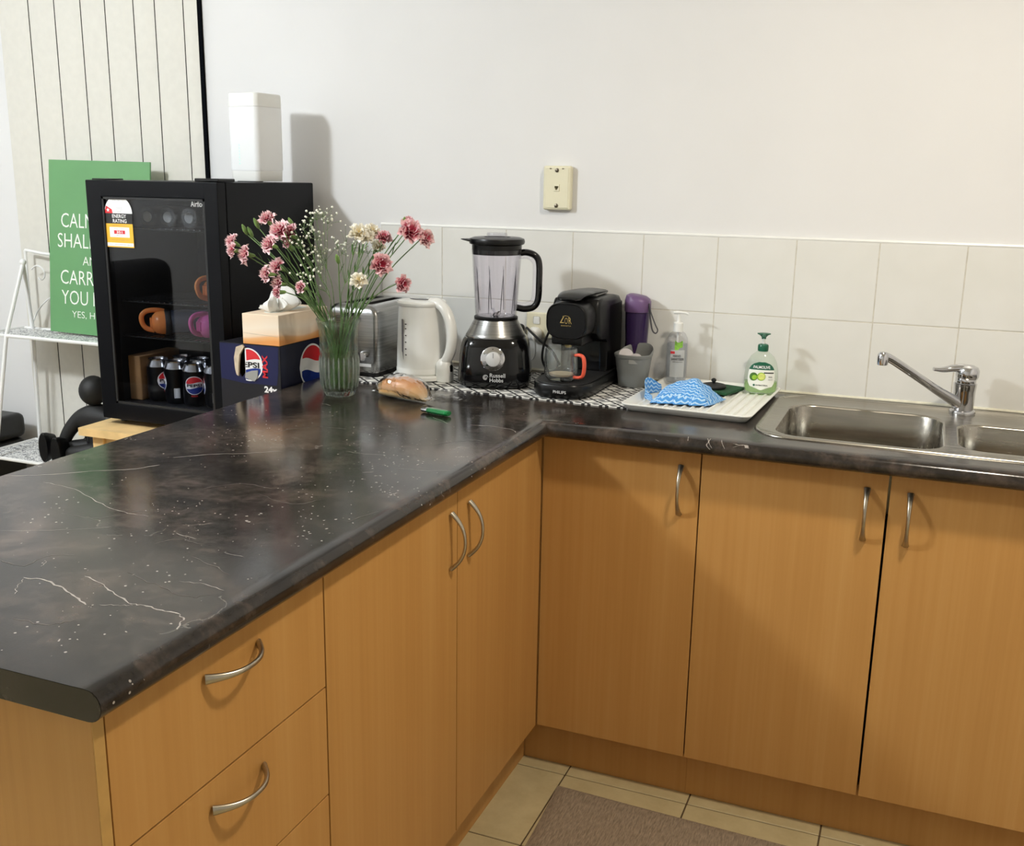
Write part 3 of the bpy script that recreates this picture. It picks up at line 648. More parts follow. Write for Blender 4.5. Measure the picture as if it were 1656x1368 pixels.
MB().lathe([(0.0235, 0.086), (0.0262, 0.092), (0.0265, 0.106), (0.0225, 0.114), (0.012, 0.1185), (0.002, 0.1195)], 28, (0.002, 0, 0)).build('cap', 'chrome', tp_)

# ------------------------------------------------------------------ on the wall
def cut(o, cutters):
    """cut real openings into a closed mesh; cutters are boxes in the object's own space"""
    o.modifiers.clear(); tmp = []
    for c in cutters:
        me = bpy.data.meshes.new('c'); mb = MB().box(*c); me.from_pydata([tuple(p) for p in mb.v], [], mb.f); k = bpy.data.objects.new('c', me); COL.objects.link(k)
        k.matrix_parent_inverse = Matrix(); k.parent = o.parent; tmp.append(k)
        md = o.modifiers.new('b', 'BOOLEAN'); md.operation = 'DIFFERENCE'; md.object = k; md.solver = 'EXACT'
    bpy.context.view_layer.update()
    me = bpy.data.meshes.new_from_object(o.evaluated_get(bpy.context.evaluated_depsgraph_get())); o.modifiers.clear(); me.name = o.data.name; o.data = me
    for k in tmp: bpy.data.objects.remove(k, do_unlink=True)
    md = o.modifiers.new('weighted_normal', 'WEIGHTED_NORMAL'); md.keep_sharp = True
ph = thing('phone_socket', 'cream wall phone socket plate with two screws above the tiles', 'socket', (-0.2469, 0.008, 1.4306))
MB().box(-0.0405, 0.0405, -0.021, 0, -0.0590, 0.0590, 0.006, 3).build('plate', 'ivory', ph)
JACK = [(-0.0055, 0.0055, -0.03, -0.006, -0.001, 0.005), (-0.003, 0.003, -0.03, -0.006, -0.005, 0.0)]; NOTCH = [(x-0.003, x+0.003, -0.03, -0.012, 0.0500, 0.0525) for x in (-0.018, 0.018)]
MB().box(-0.0335, 0.0335, -0.0222, -0.02, -0.0535, 0.0535, 0.001, 1).build('cover', 'ivory', ph)
for o in list(ph.children): cut(o, JACK + NOTCH)
for z in (-0.047, 0.047): MB().lathe([(0.0055, 0), (0.0055, 0.002), (0.002, 0.0035)], 16).xf(Matrix.Translation((0, -0.0215, z)) @ Matrix.Rotation(PI/2, 4, 'X')).build('screw', 'screw', ph)
MB().box(-0.0085, 0.0085, -0.0245, -0.021, -0.009, 0.010, 0.001, 1).build('jack_frame', 'ivory', ph); cut(ph.children[-1] if ph.children[-1].name.startswith('jack') else bpy.data.objects['jack_frame'], JACK)
# double power point, half hidden behind the coffee machine
po = thing('power_outlet', 'white double power outlet on the splashback behind the coffee machine', 'outlet', (-0.272, 0, 1.050))
MB().box(-0.058, 0.058, -0.010, 0, -0.036, 0.036, 0.004, 3).build('plate', 'ivory', po)
cut(po.children[0], [(x+sg*0.006-0.0014, x+sg*0.006+0.0014, -0.02, -0.002, -0.019, -0.009) for x in (-0.026, 0.032) for sg in (-1, 1)])
for x in (-0.026, 0.032):
    sw = MB().box(x-0.010, x+0.010, -0.0125, -0.009, 0.004, 0.026, 0.004, 3).build('switch', 'white_plastic', po)
pl = thing('power_plug', 'white power plug of the kettle in the outlet', 'plug', (-0.300, -0.0105, 1.026))
MB().lathe([(0.019, 0), (0.020, 0.004), (0.019, 0.014), (0.013, 0.024), (0.010, 0.026)], 24, e=2.6).xf(Matrix.Rotation(PI/2, 4, 'X')).build('plug_body', 'white_plastic', pl)
MB().tube(catmull([(0, -0.024, 0), (0.004, -0.034, -0.006), (0.010, -0.030, -0.030), (0.0, -0.022, -0.070), (-0.06, -0.020, -0.098), (-0.13, -0.025, -0.100)], 6), 0.0032, 8).build('cord', 'white_plastic', pl)
pl = thing('power_plug', 'black power plug with a black cord beside the blender', 'plug', (-0.352, -0.012, 1.036))
MB().lathe([(0.014, -0.012), (0.016, 0.004), (0.014, 0.016), (0.009, 0.026)], 20, e=2.6).xf(Matrix.Rotation(PI/2, 4, 'X')).build('plug_body', 'black_matt', pl)
def chain(pix): return [Vector(onax(u, v, ax, val)) for u, v, ax, val in pix]
cp_ = catmull(chain([(852, 530, 1, -0.036), (862, 540, 1, -0.07), (876, 553, 1, -0.10), (893, 568, 1, -0.115), (905, 590, 1, -0.12)]), 6)
MB().tube([p - Vector((-0.352, -0.012, 1.036)) for p in cp_], 0.0034, 8).build('cord', 'black_matt', pl)
CORDS = []
def cord(owner, pts, r=0.0032): CORDS.append((owner, pts, r))
zm = ZC + 0.0075
cord('coffee_machine', chain([(889, 534, 1, -0.16), (880, 556, 1, -0.175), (877, 580, 1, -0.18), (884, 597, 1, -0.185), (893, 606, 1, -0.19)]))
cord('coffee_machine', [(-0.20, -0.10, ZC+0.05), (-0.19, -0.14, zm+0.008), (-0.225, -0.12, zm), (-0.25, -0.085, zm), (-0.20, -0.06, zm), (-0.15, -0.07, zm), (-0.145, -0.12, zm), (-0.16, -0.15, zm)], 0.0026)
cord('blender', [(-0.41, -0.10, zm), (-0.385, -0.16, ZC+0.03), (-0.40, -0.13, ZC+0.07), (-0.415, -0.10, ZC+0.05), (-0.40, -0.15, ZC+0.02), (-0.375, -0.20, zm), (-0.405, -0.22, zm), (-0.43, -0.20, zm)], 0.0030)

# ------------------------------------------------------------------ place mats
def place_mat(label, x0, x1, y0, y1, rot, z):
    mb = MB(); cx, cy = (x0+x1)/2, (y0+y1)/2; hx, hy = (x1-x0)/2, (y1-y0)/2
    mb.loft([rr_ring(-hx, hx, -hy, hy, 0.006, 0, 4), rr_ring(-hx, hx, -hy, hy, 0.006, 0.0022, 4), rr_ring(-hx+0.002, hx-0.002, -hy+0.002, hy-0.002, 0.005, 0.003, 4)])
    o = mb.build('place_mat', 'place_mat', None, (cx, cy, z)); o.rotation_euler = (0, 0, rot); return tag(o, label, 'mat', 'patterned mats under the appliances')
place_mat('black and white patterned mat under the toaster, kettle and blender', -0.715, -0.286, -0.388, -0.060, 0.02, ZC+0.0003)
place_mat('black and white patterned mat under the coffee machine and grey tub', -0.283, 0.150, -0.384, -0.050, -0.02, ZC+0.0003)
ZM = ZC + 0.0036

# ------------------------------------------------------------------ blender
bd = thing('blender', 'black blender with clear jug and silver collar between kettle and coffee machine', 'blender', (-0.322, -0.250, ZM), 0.32)
prof = [(0.088, 0.004), (0.094, 0.008), (0.097, 0.020), (0.0955, 0.045), (0.0925, 0.080), (0.0890, 0.105), (0.0845, 0.121), (0.0790, 0.129)]
MB().lathe([(r, z) for r, z in prof], 64, e=3.6, sy=0.95).build('motor_base', 'black_gloss', bd, angle=50)
for sx in (-1, 1):
    for sy in (-1, 1): MB().lathe([(0.011, 0), (0.012, 0.006)], 14, (sx*0.06, sy*0.055, 0)).build('foot', 'rubber', bd)
MB().lathe([(0.0785, 0.129), (0.0785, 0.132), (0.0755, 0.137), (0.067, 0.153), (0.059, 0.168), (0.0565, 0.174)], 48, cap0=False, cap1=False).build('collar', 'brushed_steel', bd)
MB().lathe([(0.056, 0.171), (0.0575, 0.173), (0.0575, 0.179), (0.055, 0.181)], 48).build('lock_ring', 'charcoal', bd)
jar = [(0.0525, 0.180), (0.0545, 0.185), (0.0555, 0.200), (0.059, 0.260), (0.063, 0.325), (0.0655, 0.352)]
jg = MB().lathe(jar, 48, cap0=True, cap1=False).lathe([(r-0.003, z+0.002) for r, z in jar], 48, cap1=False).build('jug', 'jar_plastic', bd, angle=50)
for a in (0.5, 1.25, 1.9, 2.65, 3.7, 4.4, 5.0, 5.7):                 # moulded ribs of the jug
    P = []
    for i in range(9):
        t = i/8; z = 0.190 + 0.115*t; r = 0.0525 + (0.0605-0.0525)*t - 0.0012; P.append((r*math.cos(a+0.10*t), r*math.sin(a+0.10*t), z))
    MB().tube(P, [0.0004 + 0.0007*math.sin(PI*min(1, 0.15+i/9)) for i in range(9)], 6).build('rib', 'strap', jg)
bld = MB().cyl((0, 0, 0.182), (0, 0, 0.19), 0.010, 0.006, 14)
for k in range(4):
    a = k*PI/2 + 0.4; bld.box(0, 0.032, -0.005, 0.005, 0.186, 0.1875) if False else bld.add([(0.004*math.cos(a), 0.004*math.sin(a), 0.188), (0.030*math.cos(a-0.14), 0.030*math.sin(a-0.14), 0.196 if k % 2 else 0.184), (0.034*math.cos(a+0.05), 0.034*math.sin(a+0.05), 0.197 if k % 2 else 0.183), (0.008*math.cos(a+0.9), 0.008*math.sin(a+0.9), 0.188)], [(0, 1, 2, 3)])
bld.build('blade', 'chrome', bd)
ld = MB().lathe([(0.0635, 0.340), (0.0645, 0.352), (0.0645, 0.364), (0.071, 0.367), (0.0725, 0.373), (0.0705, 0.380), (0.060, 0.3835), (0.036, 0.384), (0.034, 0.3815), (0.0, 0.3815)], 48).build('lid', 'black_satin', bd, angle=40)
MB().tube(catmull([(-0.058, -0.010, 0.374), (-0.074, -0.013, 0.376), (-0.092, -0.016, 0.378)], 5), [0.024]*4 + [0.020, 0.018, 0.016, 0.013, 0.011, 0.008, 0.004], 14, flat=0.20, up=(0.2, 1, 0)).build('pouring_tab', 'black_satin', ld)
MB().lathe([(0.027, 0.380), (0.0265, 0.392), (0.0255, 0.3945), (0.0225, 0.3945), (0.0235, 0.384)], 32, cap1=False).build('measuring_cap', 'clear_plastic', ld)
hp = catmull([(0.058, 0, 0.344), (0.078, 0, 0.346), (0.100, 0, 0.338), (0.110, 0, 0.318), (0.111, 0, 0.270), (0.109, 0, 0.226), (0.098, 0, 0.206), (0.076, 0, 0.200), (0.054, 0, 0.203)], 6)
MB().tube(hp, 0.0095, 14, flat=0.9, up=(0, 1, 0)).build('handle_grip', 'black_gloss', bd, angle=60)
hq = catmull([(0.058, 0, 0.334), (0.080, 0, 0.334), (0.096, 0, 0.322), (0.099, 0, 0.300), (0.098, 0, 0.240), (0.092, 0, 0.220), (0.074, 0, 0.212), (0.054, 0, 0.214)], 6)
MB().tube(hq, 0.0052, 10, up=(0, 1, 0)).build('handle_inner', 'jar_plastic', bd, angle=60)
# dial and lettering on the sloping front
fb = Fr((0.0, -0.0893, 0.081), (1, 0, 0), (0, 0.13, 1))
dl = MB(); dl.add([fb(x, y, d) for d, r in ((0, 0.031), (0.004, 0.031), (0.0055, 0.0285)) for x, y in circle_pts(0, 0, r, 40)], [])
k = 40
dl.f += [(j*k+i, j*k+(i+1) % k, (j+1)*k+(i+1) % k, (j+1)*k+i) for j in range(2) for i in range(k)] + [tuple(range(80, 120))]
do = dl.build('dial', 'chrome', bd, angle=40)
kn = MB(); kn.add([fb(x, y, d) for d, r in ((0.005, 0.0195), (0.016, 0.0185), (0.018, 0.016)) for x, y in circle_pts(0.002, -0.001, r, 36)], []); k = 36
kn.f += [(j*k+i, j*k+(i+1) % k, (j+1)*k+(i+1) % k, (j+1)*k+i) for j in range(2) for i in range(k)] + [tuple(range(72, 108))]
kn.build('knob', 'silver_print', do, angle=40)
MB().plate(fb, [(0.0012, 0.002), (0.0028, 0.002), (0.0028, 0.015), (0.0012, 0.015)], 0.017, 0.0186).build('pointer', 'print_grey', do, smooth=False)
tx = MB()
for a in range(5): aa = math.radians(150 - 60*a); MB().plate(fb, [(x + 0.0245*math.cos(aa), y + 0.0245*math.sin(aa)) for x, y in ((-.001, -.001), (.001, -.001), (.001, .001), (-.001, .001))], 0.0055, 0.0060).build('dial_mark', 'print_black', do, smooth=False)
fb2 = Fr((0.0, -0.0935, 0.0315), (1, 0, 0), (0, 0.05, 1)); tx = MB()
tx.text(fb2, 'Russell', 0.013, 0.0068, 0.0105, 0.040, bold=0.01).text(fb2, 'Hobbs', 0.0105, -0.0055, 0.0100, 0.035, bold=0.01)
for i in range(4): tx.strip(fb2, [(x-0.018, y+0.0015) for x, y in circle_pts(0, 0, 0.0068-0.0014*i, 20, 0.6*i, 0.6*i+5.2)], [(x-0.018, y+0.0015) for x, y in circle_pts(0, 0, 0.0060-0.0014*i, 20, 0.6*i, 0.6*i+5.2)], 0.0005)
tx.build('brand_lettering', 'silver_print', bd, smooth=False)

# ------------------------------------------------------------------ kettle on its base
kt = thing('electric_kettle', 'cream-white plastic jug kettle on its base beside the toaster', 'kettle', (-0.533, -0.262, ZM), 0.0)
MB().lathe([(0.070, 0), (0.074, 0.003), (0.074, 0.011), (0.070, 0.015)], 40, e=2.3, sx=1.04).build('power_base', 'kettle_white', kt)
body = [(0.064, 0.015), (0.0675, 0.019), (0.0675, 0.030), (0.0665, 0.032), (0.0665, 0.034), (0.0655, 0.080), (0.063, 0.140), (0.061, 0.190), (0.0615, 0.198)]
MB().lathe(body, 48, e=2.25).build('jug', 'kettle_white', kt, angle=40)
MB().lathe([(0.0625, 0.198), (0.0645, 0.201), (0.0645, 0.206), (0.061, 0.210), (0.030, 0.213), (0.0, 0.2135)], 48, e=2.25).build('lid', 'kettle_white', kt, angle=40)
MB().plate(Fr((-0.004, -0.010, 0.2134), (1, 0, 0), (0, 1, 0)), [(-0.027, 0.0), (-0.004, -0.014), (0.024, -0.010), (0.030, 0.0), (0.018, 0.012), (-0.006, 0.014)], 0, 0.0016).build('lid_catch', 'kettle_grey', kt)
# spout lip on the far left
MB().loft([[Vector((-0.058, -0.016, 0.165)), Vector((-0.058, 0.016, 0.165)), Vector((-0.0595, 0, 0.160))], [Vector((-0.060, -0.026, 0.205)), Vector((-0.060, 0.026, 0.205)), Vector((-0.078, 0, 0.203))]]).build('spout_lip', 'kettle_white', kt)
ha = -0.30
def K(r, z): return Vector((r*math.cos(ha), r*math.sin(ha), z))
hpath = catmull([K(0.036, 0.206), K(0.062, 0.205), K(0.086, 0.190), K(0.104, 0.158), K(0.109, 0.120), K(0.104, 0.085), K(0.091, 0.060), K(0.076, 0.046)], 6)
MB().tube(hpath, [0.0145]*6 + [0.0135]*20 + [0.0135]*(len(hpath)-26), 16, flat=1.15, up=(0, 0, 1)).build('handle', 'kettle_white', kt, angle=60)
MB().lathe([(0.021, 0.0), (0.0225, 0.002), (0.0225, 0.034), (0.0215, 0.048), (0.014, 0.060), (0.004, 0.064)], 24, K(0.083, 0.0), e=2.6).build('switch_housing', 'kettle_white', kt)
fs_ = Fr(K(0.1065, 0.038), (-math.sin(ha), math.cos(ha), 0), (0, 0, 1)); fs_.n = K(1, 0).normalized()
MB().plate(fs_, [(-0.0035, -0.009), (0.0035, -0.009), (0.0045, 0.006), (0, 0.010), (-0.0045, 0.006)], -0.003, 0.002).build('switch', 'charcoal', kt)
fk = Fr(K(0.0, 0), (1, 0, 0), (0, 0, 1)); dots = MB()
cf = CylFr((0, 0, 0), 0.0660, -0.13)
MB().strip(cf, [(-0.0185 + 0.0035*math.cos(PI*i/12), 0.162 + 0.003*math.sin(PI*i/12)) for i in range(13)], [(-0.0185 + 0.0035*math.cos(PI*i/12), 0.052 - 0.003*math.sin(PI*i/12)) for i in range(13)], 0.0012).build('water_window', 'kettle_grey', kt)
for i, z in enumerate((0.152, 0.140, 0.122, 0.104, 0.086, 0.070)):
    dots.plate(cf, [(-0.009, z-0.0012), (-0.0055 + 0.001*(i % 5 == 0), z-0.0012), (-0.0055 + 0.001*(i % 5 == 0), z+0.0012), (-0.009, z+0.0012)], 0, 0.0016)
dots.build('level_mark', 'print_black', kt, smooth=False)

# ------------------------------------------------------------------ toaster
to = thing('toaster', 'brushed steel two-slice toaster behind the glass vase', 'toaster', (-0.712, -0.200, ZM))
hx, hy = 0.078, 0.128
def trr(i, z, r): return rr_ring(-hx+i, hx-i, -hy+i*0.6, hy-i*0.6, r, z, 5)
sl = [rr_ring(x-0.015, x+0.015, -0.095, 0.085, 0.006, 0.194, 3) for x in (-0.029, 0.029)]
MB().loft([trr(0.004, 0.012, 0.012), trr(0, 0.018, 0.014), trr(0, 0.165, 0.014), trr(0.004, 0.180, 0.016), trr(0.014, 0.191, 0.018), trr(0.022, 0.194, 0.018)], True, False).add(*fill_loops([trr(0.022, 0.194, 0.018)] + sl)).build('shell', 'brushed_steel', to, clean=True, angle=40)
MB().loft([trr(0.006, 0.0, 0.012), trr(0.004, 0.013, 0.012)]).build('plinth', 'black_satin', to)
for x in (-0.029, 0.029): MB().loft([rr_ring(x-0.015, x+0.015, -0.095, 0.085, 0.006, z, 3) for z in (0.1938, 0.09)], False, True).build('slot', 'black_matt', to)
ft = Fr((0, -hy, 0), (1, 0, 0), (0, 0, 1))
MB().plate(ft, [(-0.022, 0.070), (-0.010, 0.070), (-0.010, 0.172), (-0.022, 0.172)], -0.001, 0.0008).plate(ft, [(0.0, 0.070), (0.012, 0.070), (0.012, 0.172), (0.0, 0.172)], -0.001, 0.0008).build('lever_slot', 'black_matt', to, smooth=False)
MB().box(-0.034, 0.018, -hy-0.026, -hy-0.0005, 0.150, 0.164, 0.004, 2).build('lever', 'black_satin', to)
MB().lathe([(0.013, 0), (0.0125, 0.012), (0.0115, 0.014), (0.004, 0.0142)], 28).xf(Matrix.Translation((0.036, -hy, 0.058)) @ Matrix.Rotation(PI/2, 4, 'X')).build('browning_knob', 'chrome', to)
MB().plate(ft, [(0.018, 0.028), (0.058, 0.028), (0.058, 0.036), (0.018, 0.036)], 0, 0.001).build('name_bar', 'silver_print', to, smooth=False)

# ------------------------------------------------------------------ capsule coffee machine
cm = thing('coffee_machine', 'black capsule coffee machine with round front beside the grey tub', 'coffee machine', (-0.108, 0, ZM))
# drip tray foot
def tray_ring(i, z):
    out = []
    for j in range(28):
        t = PI + PI*j/27; c, s = math.cos(t), math.sin(t)
        out.append(Vector(((0.079-i)*math.copysign(abs(c)**0.55, c), -0.235 + (0.142-i)*math.copysign(abs(s)**0.62, s), z)))
    return out + [Vector((0.079-i, -0.06, z)), Vector((-0.079+i, -0.06, z))]
MB().loft([tray_ring(0.010, 0.0), tray_ring(0.002, 0.008), tray_ring(0, 0.020), tray_ring(0, 0.034), tray_ring(0.002, 0.037)]).build('drip_tray', 'black_satin', cm, angle=40)
gr = MB().loft([tray_ring(0.008, 0.0365), tray_ring(0.0085, 0.0390)]); gr.build('drip_grid', 'black_matt', cm, angle=40)
# body: profile in y-z, extruded over x with rounded shoulders
def body_ring(x, i):
    P = [(-0.155, 0.0385), (-0.025, 0.010), (-0.018, 0.03), (-0.018, 0.180), (-0.026, 0.215), (-0.048, 0.231), (-0.09, 0.237), (-0.19, 0.237), (-0.225, 0.235), (-0.235, 0.222), (-0.235, 0.15), (-0.215, 0.132), (-0.175, 0.128), (-0.158, 0.118)]
    cy, cz = -0.13, 0.13
    return [Vector((x, cy + (y-cy)*(1-i/0.11), cz + (z-cz)*(1-i/0.12))) for y, z in P]
MB().loft([body_ring(-0.064, 0.008), body_ring(-0.060, 0.002), body_ring(-0.054, 0), body_ring(0.054, 0), body_ring(0.060, 0.002), body_ring(0.064, 0.008)]).build('body', 'charcoal', cm, angle=42)
MB().box(0.0600, 0.0645, -0.150, -0.030, 0.030, 0.215, 0.003, 2).build('side_panel', 'black_satin', cm)
# round brewing head in front
def head_ring(y, k): return [Vector((x*k, y, 0.186 + z*k)) for x, z in [(p.x, p.y) for p in se_ring(0.0555, 0.047, 48, 0, 2.9)]]
hd = MB().loft([head_ring(-0.20, 0.98), head_ring(-0.285, 1.0), head_ring(-0.300, 0.99), head_ring(-0.308, 0.95), head_ring(-0.309, 0.925), head_ring(-0.3065, 0.90), head_ring(-0.3065, 0.3)]).build('brew_head', 'charcoal', cm, angle=40)
fh = Fr((0, -0.3066, 0.186), (1, 0, 0), (0, 0, 1)); tx = MB()
tx.text(fh, 'L', -0.011, 0.0035, 0.016, 0.011, shear=0.5).text(fh, "O", 0.0, 0.0015, 0.015, 0.008, bold=-0.01).text(fh, 'R', 0.010, 0.0025, 0.016, 0.009, shear=-0.2).text(fh, 'BARISTA', 0, -0.011, 0.0026, 0.026)
tx.strip(fh, [(-0.010 + 0.0045*i, 0.0125 + 0.002*math.sin(i*0.8)) for i in range(5)], [(-0.010 + 0.0045*i, 0.0117 + 0.002*math.sin(i*0.8)) for i in range(5)], 0.0005)
tx.build('brand_lettering', 'gold', hd, smooth=False)
MB().box(-0.045, 0.040, -0.292, -0.20, 0.1235, 0.150, 0.006, 2).build('nozzle_block', 'black_satin', cm)
MB().lathe([(0.008, 0.114), (0.010, 0.120), (0.010, 0.125)], 18, (-0.008, -0.262, 0)).build('nozzle', 'gold', cm)
MB().box(-0.046, 0.046, -0.158, -0.154, 0.04, 0.13, 0.002, 1).build('back_plate', 'black_gloss', cm)
lvp = catmull([(0, -0.085, 0.243), (0, -0.15, 0.247), (0, -0.225, 0.249), (0, -0.268, 0.247), (0, -0.296, 0.237)], 5)
MB().tube(lvp, [0.040]*10 + [0.042 - 0.0012*i for i in range(len(lvp)-11)] + [0.020], 20, flat=0.17, up=(1, 0, 0)).build('lever', 'black_satin', cm, angle=50)
MB().box(-0.034, 0.040, -0.190, -0.09, 0.2380, 0.2440, 0.003, 2).build('lever_plate', 'lever_grey', cm)
MB().box(-0.052, 0.050, -0.0165, 0.0, 0.02, 0.222, 0.005, 2).xf(Matrix.Translation((0, -0.0125, 0))).build('water_tank', 'clear_plastic', cm)
fp = Fr((0.012, -0.3775, 0.020), (1, 0, 0), (0, 0, 1)); MB().text(fp, 'PHILIPS', 0, 0, 0.0075, 0.034, bold=0.02).build('maker_lettering', 'silver_print', cm, smooth=False)

# clear mug on the drip grid (its printed cartoon is left out)
mg = thing('glass_mug', 'clear double-wall glass mug with red handle under the coffee spout', 'mug', (-0.113, -0.320, ZM+0.0392)); mg.scale = (1.08, 1.08, 0.99)
outer = [(0.026, 0.0), (0.030, 0.001), (0.036, 0.008), (0.0395, 0.022), (0.0400, 0.045), (0.0385, 0.068), (0.0375, 0.080), (0.0367, 0.082)]
inner = [(0.0362, 0.081), (0.0355, 0.068), (0.0365, 0.045), (0.034, 0.024), (0.026, 0.013), (0.010, 0.009)]
MB().lathe(outer, 40, cap1=False).lathe(list(reversed(inner)), 40, cap1=False).build('cup', 'clear_glass', mg, angle=60)
MB().lathe([(0.0366, 0.0812), (0.0376, 0.0818), (0.0372, 0.0830), (0.0362, 0.0826)], 40, cap0=False, cap1=False).build('rim', 'clear_glass', mg)
hh = -0.25
def Mh(r, z): return Vector((r*math.cos(hh), r*math.sin(hh), z))
MB().tube(catmull([Mh(0.0385, 0.068), Mh(0.050, 0.070), Mh(0.060, 0.064), Mh(0.063, 0.044), Mh(0.060, 0.020), Mh(0.050, 0.013), Mh(0.036, 0.012)], 6), 0.0042, 10, flat=1.3, up=(0, 0, 1)).build('handle', 'orange_red', mg, angle=60)
MB().lathe([(0.026, 0.0125), (0.0295, 0.0175)], 32).build('coffee_residue', 'cardboard_pale', mg)

bpy.context.view_layer.update()
for owner, pts, r_ in CORDS:
    ow = bpy.data.objects[owner]; MB().tube(catmull(pts, 7), r_, 8).xf(ow.matrix_world.inverted()).build('cord', 'black_matt', ow)

# ------------------------------------------------------------------ grey tub with coffee capsules
tb = thing('storage_tub', 'small grey plastic tub holding coffee capsules', 'tub', (0.018, -0.116, ZM))
def tub_ring(r, z, lift=0.0, n=40):
    return [p + Vector((0, 0, lift*max(0, math.sin(2*PI*i/n+0.35))**1.2)) for i, p in enumerate(se_ring(r, r*0.94, n, z, 2.5))]
MB().loft([tub_ring(0.034, 0.0), tub_ring(0.037, 0.003), tub_ring(0.0475, 0.078, 0.010), tub_ring(0.0475, 0.079, 0.010), tub_ring(0.0495, 0.079, 0.012), tub_ring(0.0505, 0.086, 0.020), tub_ring(0.0490, 0.088, 0.022), tub_ring(0.0470, 0.086, 0.020), tub_ring(0.0450, 0.076, 0.010), tub_ring(0.0355, 0.006)], True, True).build('tub_body', 'grey_plastic', tb, angle=40)
ft = CylFr((0, 0, 0), 0.0462, 0.30, 1, 0.94)
MB().strip(ft, [(-0.015 + 0.003*i, 0.0765) for i in range(11)], [(-0.015 + 0.003*i, 0.0655) for i in range(11)], 0.0018).build('label_strip', 'light_grey_plastic', tb)
cap = MB().lathe([(0.010, 0.0), (0.0125, 0.003), (0.0148, 0.024), (0.0185, 0.025), (0.0185, 0.0265)], 22)
def capsule(loc, rot, m_, label):
    o = thing('coffee_capsule', label, 'capsule', loc); o.rotation_euler = rot
    MB().lathe([(0.009, 0.0), (0.012, 0.003), (0.0145, 0.0235)], 22).build('shell', m_, o)
    MB().lathe([(0.0145, 0.0235), (0.0185, 0.0240), (0.0185, 0.0252), (0.015, 0.0256), (0.002, 0.0268)], 24).build('foil_lid', 'capsule_foil', o)
bx, by, bz = 0.018, -0.116, ZM-0.006
capsule((bx-0.024, by+0.004, bz+0.074), (0.75, 0.35, 0), 'capsule_gold', 'gold coffee capsule with pale foil lid in the grey tub')
capsule((bx+0.012, by-0.008, bz+0.066), (0.9, -0.25, 0.2), 'capsule_purple', 'purple coffee capsule lying in the grey tub')
capsule((bx-0.008, by+0.014, bz+0.052), (-0.5, 0.3, 0), 'capsule_dark', 'dark coffee capsule low in the grey tub')

# ------------------------------------------------------------------ purple drink bottle
pb = thing('drink_bottle', 'purple drink bottle with grey wrist strap behind the grey tub', 'bottle', (0.004, -0.044, ZC+0.0036))
MB().lathe([(0.028, 0), (0.0315, 0.004), (0.0315, 0.07), (0.0295, 0.11), (0.0315, 0.15), (0.0325, 0.188)], 36, e=2.2).build('flask', 'purple_clear', pb, angle=40)
MB().lathe([(0.028, 0.004), (0.028, 0.12), (0.029, 0.186)], 30, e=2.2, sx=0.93, sy=0.93).build('inner_wall', 'purple', pb)
def cap_ring(r, z, tilt): return [p + Vector((0, 0, tilt*(p.x*0.16))) for p in se_ring(r, r, 36, z, 2.4)]
MB().loft([cap_ring(0.0335, 0.189, 0), cap_ring(0.0345, 0.192, 0), cap_ring(0.0345, 0.218, -0.3), cap_ring(0.031, 0.228, -1), cap_ring(0.024, 0.2325, -1), cap_ring(0.012, 0.2335, -1)]).build('cap', 'purple', pb, angle=40)
MB().tube(catmull([(0.034, -0.012, 0.213), (0.042, -0.020, 0.190), (0.056, -0.024, 0.160), (0.063, -0.024, 0.146), (0.058, -0.024, 0.137), (0.048, -0.022, 0.145), (0.040, -0.018, 0.175), (0.034, -0.012, 0.206)], 6), 0.0036, 8, flat=0.45, up=(0, 1, 0)).build('wrist_strap', 'strap', pb, angle=60)

# ------------------------------------------------------------------ white drainer tray and what lies on it
tr = thing('drainer_tray', 'white ribbed plastic draining tray beside the sink', 'tray', (0.2315, -0.2235, ZC), -0.045)
hx, hy = 0.156, 0.196
def tring(i, z, r=0.022): return rr_ring(-hx+i, hx-i, -hy+i, hy-i, max(r-i*0.5, 0.006), z, 5)
MB().loft([tring(0.020, 0.0), tring(0.014, 0.001), tring(0.004, 0.012), tring(0.0, 0.0165), tring(0.0, 0.0185), tring(0.002, 0.0195), tring(0.006, 0.0190), tring(0.014, 0.0085), tring(0.019, 0.0065)], True, True).build('tray_body', 'tray_white', tr, angle=40)
rp = None
for i in range(13):
    x = -0.126 + 0.021*i
    if rp is None: rp = MB().tube([(0, -0.172, 0.0050), (0, -0.170, 0.0062), (0, 0.170, 0.0062), (0, 0.172, 0.0050)], [0.002, 0.0048, 0.0048, 0.002], 10, flat=0.75, up=(0, 0, 1)).build('rib', 'tray_white', tr); o = rp
    else: o = rp.copy(); COL.objects.link(o)
    o.location = (x, 0, 0)
ZR = ZC + 0.0112
